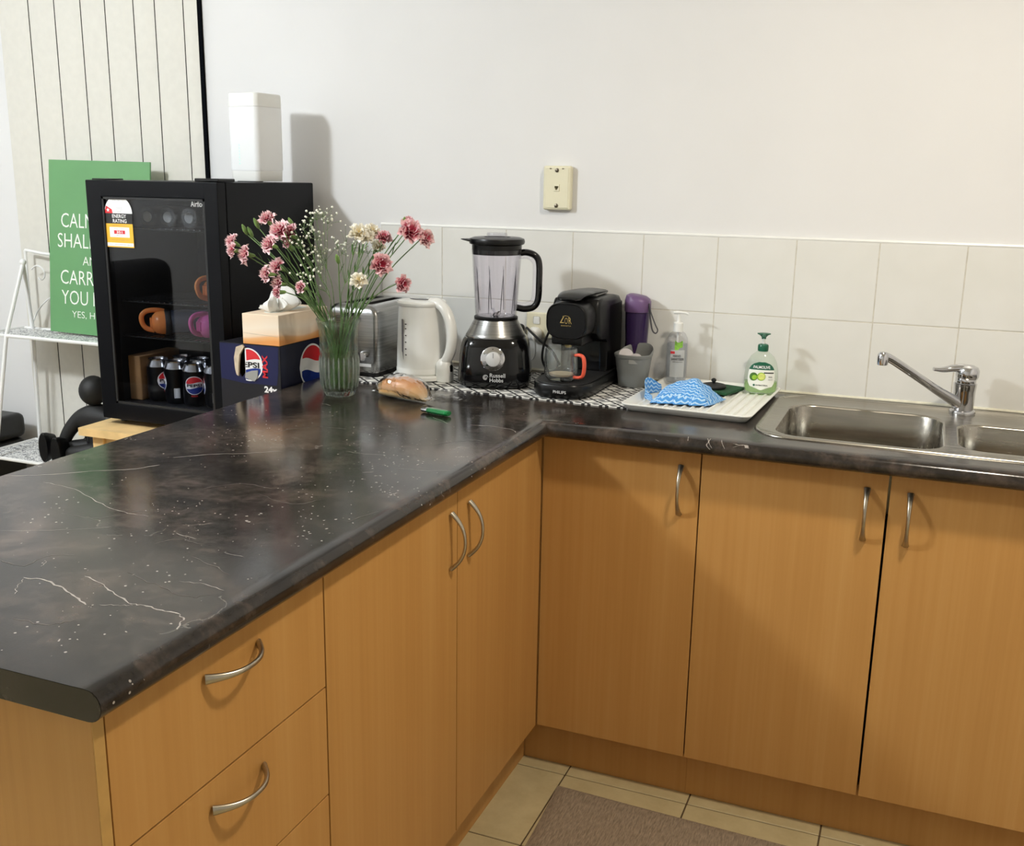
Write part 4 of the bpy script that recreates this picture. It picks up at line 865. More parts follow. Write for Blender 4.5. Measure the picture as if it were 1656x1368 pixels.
# dish cloth: crumpled sheet
def cloth():
    mb = MB(); n, m_ = 46, 34; P = []; uv = []
    c00, c10, c11, c01 = Vector((0.124, -0.344, 0)), Vector((0.262, -0.322, 0)), Vector((0.286, -0.222, 0)), Vector((0.128, -0.176, 0))
    for i in range(n+1):
        for j in range(m_+1):
            s, t = i/n, j/m_
            p = (c00*(1-s) + c10*s)*(1-t) + (c01*(1-s) + c11*s)*t
            h = 0.046*(math.sin(PI*min(1, 0.02+s*0.98))**0.75)*(math.sin(PI*(0.10+0.80*t))**0.9)*(0.75+0.45*t)
            h += 0.006*math.sin(9*s+4*t)*math.sin(PI*t)*math.sin(PI*s) + 0.007*noise.noise(Vector((s*5, t*5, 3.1)))
            e = min(s, 1-s, t, 1-t); h = max(h*min(1, e*9+0.04), 0.0) + 0.0006
            edge = 0.006*noise.noise(Vector((s*11, t*11, 7))) + (0.007*math.sin(s*23) if j < 4 else 0)
            P.append((p.x + edge, p.y + edge*0.8, ZR + h)); uv.append((s, t*0.9))
    F = [(i*(m_+1)+j, (i+1)*(m_+1)+j, (i+1)*(m_+1)+j+1, i*(m_+1)+j+1) for i in range(n) for j in range(m_)]
    # upright flap at the left
    k = len(P); q = 14; r = 10
    for i in range(q+1):
        for j in range(r+1):
            s, t = i/q, j/r; a = 2.0 + 2.4*s
            x = 0.136 + 0.044*math.cos(a) + 0.006*t; y = -0.262 + 0.060*math.sin(a)
            top = 0.014 + 0.030*abs(math.cos(2.6*(s-0.42)))**2.0
            P.append((x - 0.006*t*t, y, ZR + 0.0006 + t*top)); uv.append((s*0.5, t*0.2))
    F += [(k+i*(r+1)+j, k+(i+1)*(r+1)+j, k+(i+1)*(r+1)+j+1, k+i*(r+1)+j+1) for i in range(q) for j in range(r)]
    mb.add(P, F); o = mb.build('dish_cloth', 'dish_cloth', None, angle=180)
    ul = o.data.uv_layers.new(name='UVMap')
    for lp in o.data.loops: ul.data[lp.index].uv = uv[lp.vertex_index]
    md = o.modifiers.new('thickness', 'SOLIDIFY'); md.thickness = 0.0012; md.offset = 1
    return o
tag(cloth(), 'crumpled blue dish cloth with wavy white lines on the white tray', 'cloth')
spg = MB().box(-0.036, 0.036, -0.052, 0.052, 0, 0.008, 0.002, 2).build('scouring_pad', 'scourer', None, (0.259, -0.118, ZR+0.0002)); spg.rotation_euler = (0, 0, -0.28)
tag(spg, 'dark green scouring pad on the white tray', 'scourer')
dk = thing('sink_plug', 'round black plug with a small knob resting on the green pad', 'plug', (0.236, -0.132, ZR+0.0088))
MB().lathe([(0.026, 0), (0.031, 0.002), (0.0325, 0.006), (0.030, 0.0095), (0.018, 0.0125), (0.006, 0.0135)], 36).build('disc', 'black_matt', dk)
MB().lathe([(0.004, 0.0125), (0.0042, 0.016), (0.0065, 0.019), (0.0062, 0.023), (0.003, 0.0255)], 18).build('knob', 'black_matt', dk)
# hand sanitiser
hs = thing('sanitiser_bottle', 'clear pump bottle of hand sanitiser at the back of the white tray', 'bottle', (0.122, -0.068, ZR), 0.12)
hb_ = [(0.024, 0), (0.0265, 0.003), (0.0280, 0.02), (0.0285, 0.06), (0.0285, 0.105), (0.0265, 0.122), (0.020, 0.134), (0.0125, 0.140)]
MB().lathe(hb_, 36, sy=0.66, e=2.2).build('bottle_body', 'clear_plastic', hs, angle=40)
MB().lathe([(r-0.002, z+0.003) for r, z in hb_[:4]] + [(0.0262, 0.108)], 36, sy=0.64, e=2.2).build('gel', 'sanitiser_gel', hs, angle=40)
MB().lathe([(0.0128, 0.139), (0.0128, 0.161), (0.011, 0.163), (0.006, 0.164), (0.0045, 0.166), (0.0045, 0.183)], 24).build('pump_collar', 'white_plastic', hs, angle=40)
MB().tube(catmull([(-0.013, 0.0, 0.188), (0.0, 0, 0.189), (0.016, -0.002, 0.1885), (0.026, -0.004, 0.185)], 5), [0.0062, 0.0068, 0.007, 0.007, 0.007, 0.0065, 0.006, 0.0055, 0.005, 0.0047, 0.0045, 0.0043, 0.0042, 0.004, 0.0038, 0.0034], 12, flat=0.6, up=(0, 1, 0)).build('pump_head', 'white_plastic', hs, angle=60)
MB().cyl((0, 0, 0.01), (0, 0, 0.14), 0.0025, n=8).build('dip_tube', 'white_plastic', hs)
fl_ = Fr((0, -0.0192, 0.0), (1, 0, 0), (0, 0, 1)); cy_ = CylFr((0, 0, 0), 0.0299, 0.16, 1, 0.70)
MB().strip(cy_, [(-0.009 + 0.003*i, 0.118 - 0.006*abs(math.sin(i*0.5))) for i in range(8)], [(-0.009 + 0.003*i, 0.092 + 0.003*i*(i > 3)*0.4) for i in range(8)], 0.0005).build('leaf_print', 'aloe', hs)
MB().strip(cy_, [(-0.020 + 0.002*i, 0.0885) for i in range(7)], [(-0.020 + 0.002*i, 0.0820) for i in range(7)], 0.0006).build('brand_spot', 'red', hs)
MB().text(cy_, 'HAND', -0.002, 0.0765, 0.0064, 0.020, d=0.0012, bold=0.02).text(cy_, 'SANITISER', 0.0, 0.0680, 0.0066, 0.034, d=0.0012, bold=0.02).text(cy_, 'with aloe vera', 0, 0.0610, 0.0036, 0.026, d=0.0012).build('label_lettering', 'print_black', hs, smooth=False)
MB().strip(cy_, [(-0.020 + 0.003*i, 0.092) for i in range(14)], [(-0.020 + 0.003*i, 0.020) for i in range(14)], 0.0002).build('label', 'label_clear', hs)
# green hand soap
so = thing('soap_bottle', 'green pump bottle of hand soap with lime label on the white tray', 'bottle', (0.3475, -0.088, ZR), 0.16)
sb = [(0.036, 0), (0.0405, 0.003), (0.0425, 0.018), (0.0425, 0.040), (0.0405, 0.062), (0.0360, 0.080), (0.0285, 0.094), (0.018, 0.103), (0.0125, 0.108)]
MB().lathe(sb, 40, sy=0.56, e=2.3).build('bottle_body', 'soap_clear', so, angle=40)
MB().lathe([(r-0.002, z+0.002) for r, z in sb[:3]] + [(0.0405, 0.030)], 40, sy=0.54, e=2.3).build('liquid_soap', 'soap_green', so, angle=40)
MB().lathe([(0.0125, 0.107), (0.0135, 0.110), (0.0135, 0.121), (0.012, 0.124), (0.006, 0.126)], 24).build('pump_collar', 'dark_green', so, angle=40)
MB().cyl((0, 0, 0.125), (0, 0, 0.140), 0.0042, n=12).build('pump_stem', 'white_plastic', so)
MB().lathe([(0.0055, 0.138), (0.006, 0.143), (0.012, 0.1485), (0.0165, 0.150), (0.0165, 0.1525), (0.010, 0.1535)], 28, sy=0.72).build('pump_head', 'dark_green', so, angle=40)
MB().tube([(0, -0.006, 0.149), (0, -0.022, 0.148), (0, -0.027, 0.145)], [0.0045, 0.004, 0.003], 10).build('pump_nozzle', 'dark_green', so)
def soapR(z):
    for (r0, z0), (r1, z1) in zip(sb, sb[1:]):
        if z0 <= z <= z1: return r0 + (r1-r0)*(z-z0)/(z1-z0)
    return 0.03
class SoapFr:
    def __call__(s, x, y, d=0.0):
        R = soapR(y); a = max(-1.5, min(1.5, x/0.0425)); c, sn = math.cos(a), math.sin(a)
        k = (abs(c)**2.3 + abs(sn)**2.3)**(-1/2.3)
        return Vector(((R+d)*sn*k, -(R*0.56+d)*c*k, y))
sf = SoapFr()
def lab(z):                                                        # half width of the label at height z
    t = (z-0.010)/0.072; return 0.0335*max(0.0, 1-abs(2*t-1)**3.2)**0.5 + 0.002
def label_band(name, m_, z0, z1, d, n=8, k=16):
    mb = MB()
    for i in range(n):
        za, zb = z0+(z1-z0)*i/n, z0+(z1-z0)*(i+1)/n
        mb.strip(sf, [(-lab(zb) + 2*lab(zb)*j/k, zb) for j in range(k+1)], [(-lab(za) + 2*lab(za)*j/k, za) for j in range(k+1)], d)
    return mb.build(name, m_, so)
label_band('label', 'label_white', 0.010, 0.082, 0.0006); label_band('label_band', 'dark_green', 0.062, 0.0815, 0.0010, 5)
MB().text(sf, 'PALMOLIVE', 0, 0.0690, 0.0074, 0.043, d=0.0024, bold=0.02).build('brand_lettering', 'print_white', so, smooth=False)
MB().strip(sf, [(0.006 + 0.0026*j, 0.0560) for j in range(11)], [(0.006 + 0.0026*j, 0.0532) for j in range(11)], 0.0011).build('label_bar', 'print_black', so)
MB().fan(sf, (-0.019, 0.044), circle_pts(-0.019, 0.044, 0.0105), 0.0011).build('lime_print', 'lime_dark', so); MB().fan(sf, (-0.014, 0.041), circle_pts(-0.0165, 0.0425, 0.0060), 0.0013).build('lime_print', 'lime', so)
MB().fan(sf, (0.000, 0.045), circle_pts(0.000, 0.045, 0.0105), 0.0012).build('lime_print', 'lime', so); MB().fan(sf, (0.001, 0.045), circle_pts(0.001, 0.045, 0.0085), 0.0014).build('lime_print', 'lime_flesh', so)
MB().text(sf, '99%', 0.0225, 0.044, 0.0042, 0.010, d=0.0012).text(sf, 'natural', 0.0225, 0.038, 0.0026, 0.011, d=0.0012).text(sf, 'ANTIBACTERIAL', 0.002, 0.0225, 0.0034, 0.030, d=0.0012, bold=0.02).build('label_lettering', 'print_black', so, smooth=False)
MB().fan(sf, (-0.0165, 0.0225), circle_pts(-0.0165, 0.0225, 0.0028, 14), 0.0012).build('label_dot', 'dark_green', so)

# ------------------------------------------------------------------ bread roll in film, lighter
br = thing('bread_roll', 'golden bread roll wrapped in clear film in front of the kettle', 'bread', (-0.455, -0.520, ZC+0.0006), -0.24)
def roll_ring(x, k, hgt):
    return [Vector((x, 0.038*k*math.cos(a), 0.002 + hgt*(0.5+0.5*math.sin(a))**(0.80 if math.sin(a) > 0 else 1.0))) for a in [2*PI*i/28 for i in range(28)]]
rings = []
for i in range(21):
    t = -1 + 2*i/20; k = max(0.02, 1-abs(t)**2.6)**0.5; rings.append(roll_ring(0.073*t, k*(1-0.10*t), 0.053*(0.12+0.88*k)*(1+0.04*math.sin(5*t))))
MB().loft(rings).build('roll', 'bread_crust', br, angle=80)
rings = []
for i in range(27):
    t = -1.22 + 2.44*i/26; kk = max(0.0, 1-abs(t/1.05)**2.4)**0.5 if abs(t) < 1.05 else 0.0
    k = max(kk, 0.10); ring = roll_ring(0.075*t, 0.12+0.94*k, 0.004 + 0.054*k)
    if abs(t) > 1.0: ring = [Vector((p.x, p.y*(1.5+3*(abs(t)-1)), p.z*0.5+0.004)) for p in ring]
    rings.append([p + Vector((0, 0.003*noise.noise(p*110), 0.001+abs(0.0045*noise.noise(p*95+Vector((5, 0, 0))))) ) for p in ring])
MB().loft(rings, False, False).build('film', 'film', br, angle=9)
bag = MB(); P = []
for i in range(17):
    for j in range(9):
        s, t = i/16, j/8; x = -0.395 + 0.105*s - 0.02*t; y = -0.482 + 0.075*t - 0.01*s
        P.append((x, y, ZC + 0.0035 + 0.009*abs(noise.noise(Vector((s*4, t*4, 1.7)))) + 0.008*math.sin(PI*s)*t))
bag.add(P, [(i*9+j, (i+1)*9+j, (i+1)*9+j+1, i*9+j+1) for i in range(16) for j in range(8)])
tag(bag.build('plastic_bag', 'clear_plastic', None, angle=60), 'scrap of clear crinkled film lying beside the bread roll', 'film')
la, lb_ = onz(683, 662, ZC+0.006), onz(726, 670, ZC+0.006); dirl = (lb_-la); an = math.atan2(dirl.y, dirl.x)
li = thing('lighter', 'green see-through cigarette lighter lying on the worktop', 'lighter', (la.x, la.y, ZC+0.0004), an)
Lg = 0.080
MB().loft([[Vector((x, 0.0118*k*math.cos(a), 0.0072 + 0.0068*k*math.sin(a))) for a in [2*PI*i/24 for i in range(24)]] for x, k in ((0.020, 0.92), (0.022, 1), (0.074, 1), (0.078, 0.94), (0.080, 0.75))]).build('tank', 'lighter_green', li, angle=40)
MB().loft([[Vector((x, 0.0075*math.cos(a), 0.0072 + 0.0045*math.sin(a))) for a in [2*PI*i/20 for i in range(20)]] for x in (0.026, 0.070)]).build('fuel_core', 'dark_green', li, angle=40)
MB().loft([[Vector((x, 0.0105*k*math.cos(a), 0.0072 + 0.0062*k*math.sin(a))) for a in [2*PI*i/20 for i in range(20)]] for x, k in ((0.002, 0.85), (0.004, 1), (0.020, 1.0))]).build('hood', 'can_silver', li, angle=40)
MB().cyl((0.007, -0.005, 0.0135), (0.007, 0.005, 0.0135), 0.0035, n=16).build('spark_wheel', 'screw', li)

# ------------------------------------------------------------------ vase
VX, VY = -0.618, -0.548
va = thing('glass_vase', 'clear ribbed glass vase with scalloped rim on the worktop', 'vase', (VX, VY, ZC+0.0004))
NV = 72
def vring(r, z, rib=0.0, sc=0.0, inner=0.0):
    out = []
    for i in range(NV):
        a = 2*PI*i/NV; rr = r*(1 + rib*math.cos(18*a)) - inner
        out.append(Vector((rr*math.cos(a), rr*math.sin(a), z + sc*math.cos(9*a))))
    return out
oprof = [(0.034, 0.0, 0), (0.037, 0.003, 0), (0.0385, 0.010, .03), (0.0425, 0.018, .02), (0.0450, 0.030, .045), (0.0465, 0.060, .045), (0.0472, 0.092, .045), (0.0462, 0.104, .004), (0.0480, 0.110, 0), (0.0475, 0.140, 0), (0.0485, 0.168, 0), (0.0525, 0.184, 0)]
rings = [vring(r, z, rb) for r, z, rb in oprof] + [vring(0.0545, 0.190, 0, 0.0025), vring(0.0530, 0.192, 0, 0.0025), vring(0.0505, 0.186, 0, 0.0015)]
rings += [vring(r-0.0042, z, 0) for r, z, rb in reversed(oprof[3:11])] + [vring(0.030, 0.0135)]
MB().loft(rings, True, True).build('vase_body', 'cut_glass', va, angle=60)
rbp = None
for i in range(24):
    if rbp is None: rbp = o = MB().tube([(0.0445, 0, 0.022), (0.0462, 0, 0.032), (0.0476, 0, 0.062), (0.0482, 0, 0.092), (0.0474, 0, 0.101)], [0.001, 0.0022, 0.0024, 0.0022, 0.001], 8, up=(0, 1, 0)).build('rib', 'vase_glass', va)
    else: o = rbp.copy(); COL.objects.link(o)
    o.rotation_euler = (0, 0, 2*PI*i/24)
MB().lathe([(0.029, 0.0145), (0.0375, 0.022), (0.0405, 0.032), (0.0418, 0.060), (0.0425, 0.092), (0.0418, 0.112)], 40).build('water', 'water_green', va)
# ------------------------------------------------------------------ flowers: heads located on the photograph, every stem runs down into the vase
def frame_to(d):
    d = d.normalized(); return d.to_track_quat('Z', 'Y').to_matrix().to_4x4()
def bloom(R, seed):
    rnd = random.Random(seed); mb = MB(); tv = []
    for k, (rk, cup, zk) in enumerate(((1.0, 0.10, 0.0), (0.95, 0.42, 0.0), (0.78, 0.80, 0.001), (0.55, 1.10, 0.002))):
        n, m_ = 36, 5; ph = rnd.uniform(0, 6); k0 = len(mb.v)
        for j in range(m_+1):
            t = j/m_
            for i in range(n):
                a = 2*PI*i/n
                rf = 1 + t*t*(0.16*math.sin(5*a+ph) + 0.10*math.sin(11*a+ph*2)); r = R*rk*t*rf*(1-0.25*cup*t)
                z = R*(zk*40*0.02 + cup*0.62*t**1.3 + t*t*(0.16*math.sin(9*a+ph*3) + 0.12*math.sin(15*a-ph))) + rnd.uniform(-.05, .05)*R*t
                mb.v.append(Vector((r*math.cos(a), r*math.sin(a), z))); tv.append(t + rnd.uniform(-0.06, 0.06))
        for j in range(m_):
            for i in range(n): a = k0+j*n+i; b = k0+j*n+(i+1) % n; mb.f.append((a, b, b+n, a+n))
    return mb, tv
def stem_path(head, kneel=0.0):
    d = Vector((head.x-VX, head.y-VY, 0)); ln = max(d.length, 1e-4); dn = d/ln
    zr = ZC+0.186; foot = Vector((VX, VY, ZC+0.022)) - dn*random.uniform(0.004, 0.022) + Vector((random.uniform(-.014, .014), random.uniform(-.014, .014), 0))
    neck = Vector((VX, VY, zr)) + dn*min(0.040, 0.006+ln*0.22) + Vector((random.uniform(-.006, .006), random.uniform(-.006, .006), 0))
    mid = neck.lerp(head, 0.55) + Vector((0, 0, 0.012+kneel*0.02)) - dn*0.006
    return catmull([foot, foot.lerp(neck, 0.55) + Vector((0, 0, 0.01)), neck, mid, head], 5)
def leaf(mb, p, d, L, wd):
    d = d.normalized(); sd = d.cross(Vector((0, 0, 1)));
    sd = sd.normalized() if sd.length > 1e-3 else Vector((1, 0, 0)); k = len(mb.v); n = 7
    for i in range(n):
        t = i/(n-1); c = p + d*(L*t) + Vector((0, 0, 0.18*L*math.sin(PI*t*0.7))); ww = wd*math.sin(PI*min(1, 0.12+0.88*t))**0.8
        mb.v += [c - sd*ww, c + Vector((0, 0, -ww*0.35)), c + sd*ww]
    for i in range(n-1):
        for q in (0, 1): a = k+3*i+q; mb.f.append((a, a+1, a+4, a+3))
def carnation(u, v, y, R, m_, label, group, seed, up=0.5, bud=False):
    R *= 1.30; h = Vector(ony(u, v, y)); base = Vector((VX, VY, ZC))
    t = thing('carnation', label, 'flower', base, 0.0, group)
    d = Vector((h.x-VX, (h.y-VY)*0.6 - 0.03, 0)); d = d.normalized()*(1-up) + Vector((0.10, -0.45, up)); d.normalize()
    cal = h - d*(R*0.35 + 0.018)
    P = stem_path(cal); MB().tube([p - base for p in P], [0.0014]*(len(P)-1) + [0.0012], 7).build('stem', 'stem_green', t, angle=80)
    Mx = Matrix.Translation(cal - base) @ frame_to(d)
    MB().lathe([(0.0016, -0.002), (0.0042, 0.002), (0.0052, 0.010), (0.0050, 0.017), (0.0058, 0.021)] if not bud else [(0.0014, -0.002), (0.0042, 0.003), (0.0056, 0.012), (0.0046, 0.021), (0.0014, 0.029)], 12).xf(Mx).build('calyx', 'bud_green', t)
    if not bud:
        mb, tv = bloom(R, seed); mb.xf(Matrix.Translation(cal - base) @ frame_to(d) @ Matrix.Translation((0, 0, 0.0205))); o = mb.build('bloom', m_, t, angle=180)
        at = o.data.attributes.new('petal', 'FLOAT', 'POINT')
        for i, x in enumerate(tv): at.data[i].value = x
    rnd = random.Random(seed+50); n = len(P)
    for q in (0.56, 0.70, 0.86):
        i = int(q*(n-1)); tn = (P[min(i+1, n-1)]-P[i-1]).normalized()
        lm = MB(); leaf(lm, P[i] - base, tn + Vector((rnd.uniform(-.7, .7), rnd.uniform(-.7, .3), rnd.uniform(-.2, .4))), rnd.uniform(0.022, 0.042), 0.0021)
        lm.build('leaf', 'leaf_green', t, angle=80)
PK, RS, CR = 'petal_pink', 'petal_rose', 'petal_cream'
GP = 'pink carnations in the vase'; LP = 'pale pink carnation with white-edged petals standing in the glass vase'
heads = [(431,351,-.58,.0175,PK,.8),(449,371,-.61,.0225,PK,.55),(464,375,-.57,.0210,RS,.5),(433,394,-.63,.0185,PK,.35),(465,394,-.55,.0110,RS,.7),(373,389,-.60,.0160,PK,.45),(374,404,-.63,.0150,PK,.2),(394,411,-.62,.0190,PK,.15),
         (445,430,-.60,.0190,PK,.4),(428,443,-.64,.0160,PK,.1),(447,458,-.62,.0160,PK,.2),(447,473,-.65,.0115,RS,.0),(485,464,-.63,.0120,PK,.3),(666,371,-.53,.0240,RS,.5),(691,385,-.50,.0170,PK,.15),(621,382,-.50,.0160,RS,.7),(618,427,-.58,.0205,RS,.2),(653,459,-.55,.0165,RS,.0),(661,356,-.49,.0110,RS,.8)]
for i, (u, v, y, R, m_, up) in enumerate(heads): carnation(u, v, y, R, m_, LP if m_ == PK else 'deep rose carnation with pale-edged petals standing in the glass vase', GP if m_ == PK else 'rose carnations in the vase', 11+i, up)
for i, (u, v, y, R) in enumerate(((580,374,-.56,.0185),(592,380,-.53,.0160),(602,372,-.50,.0165),(580,452,-.60,.0160),(612,396,-.47,.0140))):
    carnation(u, v, y, R, CR, 'cream white carnation standing in the glass vase', 'cream carnations in the vase', 61+i, 0.6)
for i, (u, v, y) in enumerate(((394,368,-.58),(403,372,-.57),(413,358,-.59),(469,357,-.55),(545,416,-.58),(654,356,-.52))):
    carnation(u, v, y, 0.004, CR, 'closed green carnation bud on a stem in the glass vase', 'carnation buds in the vase', 91+i, 0.8, True)
# baby's breath sprays
def spray(cl, seed):
    rnd = random.Random(seed); base = Vector((VX, VY, ZC)); t = thing('gypsophila_spray', 'airy spray of tiny white flowers standing in the glass vase', 'flower', base, 0, 'gypsophila sprays in the vase')
    st = MB(); fl2 = MB(); c0 = sum((Vector(ony(u, v, y)) for u, v, y in cl), Vector())/len(cl)
    fork = Vector((VX, VY, ZC+0.186)).lerp(c0, 0.5); P = stem_path(fork); st.tube([p-base for p in P], 0.0010, 6)
    for u, v, y in cl:
        c = Vector(ony(u, v, y)); st.tube([fork-base, fork.lerp(c, 0.6)-base + Vector((0, 0, -0.006)), c-base], 0.0006, 5)
        for _ in range(9):
            q = c + Vector((rnd.gauss(0, .014), rnd.gauss(0, .016), rnd.gauss(0, .013))); st.tube([c.lerp(fork, 0.12)-base, q-base], 0.00035, 4); fl2.sphere(q-base, rnd.uniform(.0016, .0034), 7, 5)
    st.build('stem', 'stem_green', t); tag(fl2.build('floret', 'floret', t), kind='stuff')
spray([(510,345,-.55),(522,340,-.53),(500,354,-.56),(486,362,-.57),(530,352,-.50)], 1)
spray([(482,384,-.58),(500,390,-.55),(512,378,-.54),(478,396,-.6),(496,374,-.56)], 2)
spray([(506,414,-.57),(518,404,-.52),(512,428,-.56),(492,440,-.6),(500,452,-.62),(526,416,-.5)], 3)
spray([(545,394,-.53),(560,388,-.50),(570,396,-.52),(552,404,-.55),(584,402,-.48),(600,404,-.47)], 4)

# ------------------------------------------------------------------ pine bench behind the peninsula
ZB = 0.7500
bn = thing('pine_bench', 'pale pine bench carrying the black drinks fridge', 'bench', (0, 0, 0))
BT = [Vector((-1.462, -0.572, 0)), Vector((-0.792, -0.556, 0)), Vector((-0.792, -0.06, 0)), Vector((-1.474, -0.06, 0))]
MB().loft([[p + Vector((0, 0, z)) for p in BT] for z in (ZB-0.022, ZB)]).build('bench_top', 'pine', bn, smooth=False)
for x0, y0 in ((-1.440, -0.545), (-0.845, -0.535), (-0.845, -0.105), (-1.440, -0.105)): MB().box(x0, x0+0.04, y0, y0+0.04, 0, ZB-0.022, 0.002, 1).build('leg', 'pine', bn)
MB().box(-1.40, -0.845, -0.535, -0.515, ZB-0.10, ZB-0.022, 0.001, 1).build('apron', 'pine', bn); MB().box(-1.438, -1.418, -0.505, -0.105, ZB-0.10, ZB-0.022, 0.001, 1).build('apron', 'pine', bn)

# ------------------------------------------------------------------ glass-door drinks fridge
FX = -1.2185
fg = thing('drinks_fridge', 'black glass-door drinks fridge on the pine bench', 'fridge', (FX, 0, ZB+0.0006))
W2, H0, H1 = 0.2185, 0.015, 0.6815; Y0, Y1, YDR = -0.463, -0.050, -0.500
MB().box(-W2, -W2+0.035, Y0, Y1, H0, H1, 0.004, 2).box(W2-0.035, W2, Y0, Y1, H0, H1, 0.004, 2).box(-W2+0.03, W2-0.03, Y0, Y1, H1-0.035, H1, 0.004, 2).box(-W2+0.03, W2-0.03, Y0, Y1, H0, 0.060, 0.002, 1).box(-W2+0.03, W2-0.03, Y1-0.04, Y1, 0.06, H1-0.03).build('cabinet', 'fridge_black', fg)
MB().box(-W2+0.0352, -W2+0.037, Y0+0.004, Y1-0.041, 0.061, H1-0.036).box(W2-0.037, W2-0.0352, Y0+0.004, Y1-0.041, 0.061, H1-0.036).box(-W2+0.037, W2-0.037, Y1-0.0430, Y1-0.0405, 0.061, H1-0.036).box(-W2+0.037, W2-0.037, Y0+0.004, Y1-0.043, 0.0602, 0.0625).build('liner', 'fridge_liner', fg, smooth=False)
GX0, GX1, GZ0, GZ1 = -1.385-FX, -1.043-FX, 0.0640, 0.6375
dr = MB().box(-W2, GX0, YDR, Y0-0.002, H0+0.002, H1, 0.003, 2).box(GX1, W2, YDR, Y0-0.002, H0+0.002, H1, 0.003, 2).box(GX0-0.003, GX1+0.003, YDR, Y0-0.002, GZ1, H1, 0.003, 2).box(GX0-0.003, GX1+0.003, YDR, Y0-0.002, H0+0.002, GZ0, 0.003, 2).build('door', 'fridge_black', fg)
MB().box(GX0-0.004, GX1+0.004, YDR+0.006, YDR+0.010, GZ0-0.004, GZ1+0.004).build('door_glass', 'fridge_glass', dr, smooth=False)
for a in ((GX0, GX0+0.006, GZ0, GZ1), (GX1-0.006, GX1, GZ0, GZ1), (GX0, GX1, GZ1-0.006, GZ1), (GX0, GX1, GZ0, GZ0+0.006)): MB().box(a[0], a[1], YDR+0.0015, YDR+0.0058, a[2], a[3]).build('glass_bead', 'black_matt', dr, smooth=False)
MB().box(W2-0.075, W2+0.002, -0.495, -0.425, H1+0.0005, H1+0.009, 0.002, 1).build('hinge', 'black_satin', fg); MB().box(-W2+0.02, -W2+0.07, -0.495, -0.43, H1+0.0005, H1+0.004, 0.001, 1).build('hinge_cover', 'black_satin', fg)
for x in (-0.19, 0.19):
    for y in (-0.44, -0.06): MB().lathe([(0.014, 0), (0.016, H0)], 14, (x, y, 0)).build('foot', 'rubber', fg)
for z in (1.300, 1.098, 0.998):                                   # wire shelves
    zl = z - ZB; sh = MB().tube([(-0.180, -0.440, zl), (0.180, -0.440, zl)], 0.0016, 6).tube([(-0.180, -0.10, zl), (0.180, -0.10, zl)], 0.0016, 6).build('shelf', 'black_matt', fg)
    wp = None
    for i in range(19):
        if wp is None: wp = o = MB().tube([(0, -0.4455, zl+0.0035), (0, -0.10, zl+0.0035)], 0.0017, 6).build('wire', 'can_silver', sh)
        else: o = wp.copy(); COL.objects.link(o)
        o.location = (-0.171 + 0.019*i, 0, 0)
# energy rating label (flat print on the glass) and maker's name
fe = Fr((-1.3335-FX, YDR+0.0058, 0), (1, 0, 0), (0, 0, 1)); hw = 0.047
def zf(z): return z - ZB
en = MB().plate(fe, [(-hw, zf(1.3440))] + [(-hw, zf(1.3445))] + [(hw*math.cos(PI - PI*i/24), zf(1.3440) + 0.047*math.sin(PI*i/24)) for i in range(1, 24)][::1] + [(hw, zf(1.3440))], 0, 0.0004)
en.f = [tuple(reversed(f)) if i == 0 else f for i, f in enumerate(en.f)]
el = en.build('energy_label', 'print_white', dr, smooth=False)
MB().plate(fe, [(-hw, zf(1.3440)), (-hw*0.42, zf(1.3440)), (-hw*0.46, zf(1.354)), (-hw*0.88, zf(1.3640))], 0, 0.0007).build('star_field', 'red', el, smooth=False)
st_ = [(-hw*0.74 + (0.0062 if i % 2 == 0 else 0.0026)*math.sin(2*PI*i/10), zf(1.3525) + (0.0062 if i % 2 == 0 else 0.0026)*math.cos(2*PI*i/10)) for i in range(10)]
MB().fan(fe, (-hw*0.74, zf(1.3525)), st_[::-1], 0.0009).build('star', 'print_white', el, smooth=False)
for i in range(1, 6):
    a = PI - PI*(i+0.5)/6.6; sx_, sz_ = 0.034*math.cos(a), zf(1.3445) + 0.036*math.sin(a)
    o5 = [(sx_ + (0.0048 if q % 2 == 0 else 0.0021)*math.sin(2*PI*q/10), sz_ + (0.0048 if q % 2 == 0 else 0.0021)*math.cos(2*PI*q/10)) for q in range(11)]; i5 = [(sx_ + (x-sx_)*0.82, sz_ + (z-sz_)*0.82) for x, z in o5]
    MB().strip(fe, o5, i5, 0.0007).build('star_outline', 'light_grey_plastic', el, smooth=False)
MB().text(fe, 'The more stars', 0.004, zf(1.3585), 0.0026, 0.020, d=0.0007).text(fe, 'the more energy', 0.004, zf(1.3535), 0.0026, 0.022, d=0.0007).text(fe, 'efficient', 0.004, zf(1.3485), 0.0026, 0.014, d=0.0007).build('small_lettering', 'print_grey', el, smooth=False)
MB().plate(fe, [(-hw, zf(1.3165)), (hw*0.98, zf(1.3165)), (hw, zf(1.3438)), (-hw, zf(1.3438))], 0, 0.0004).build('label_band', 'print_black', el, smooth=False)
MB().text(fe, 'ENERGY', 0.002, zf(1.3366), 0.0098, 0.048, d=0.0007, bold=0.01).text(fe, 'RATING', 0.003, zf(1.3238), 0.0098, 0.047, d=0.0007, bold=0.01).build('label_lettering', 'print_white', el, smooth=False)
MB().plate(fe, [(-hw, zf(1.2530)), (hw*0.99, zf(1.2530)), (hw*0.98, zf(1.3163)), (-hw, zf(1.3163))], 0, 0.0004).build('label_panel', 'print_yellow', el, smooth=False)
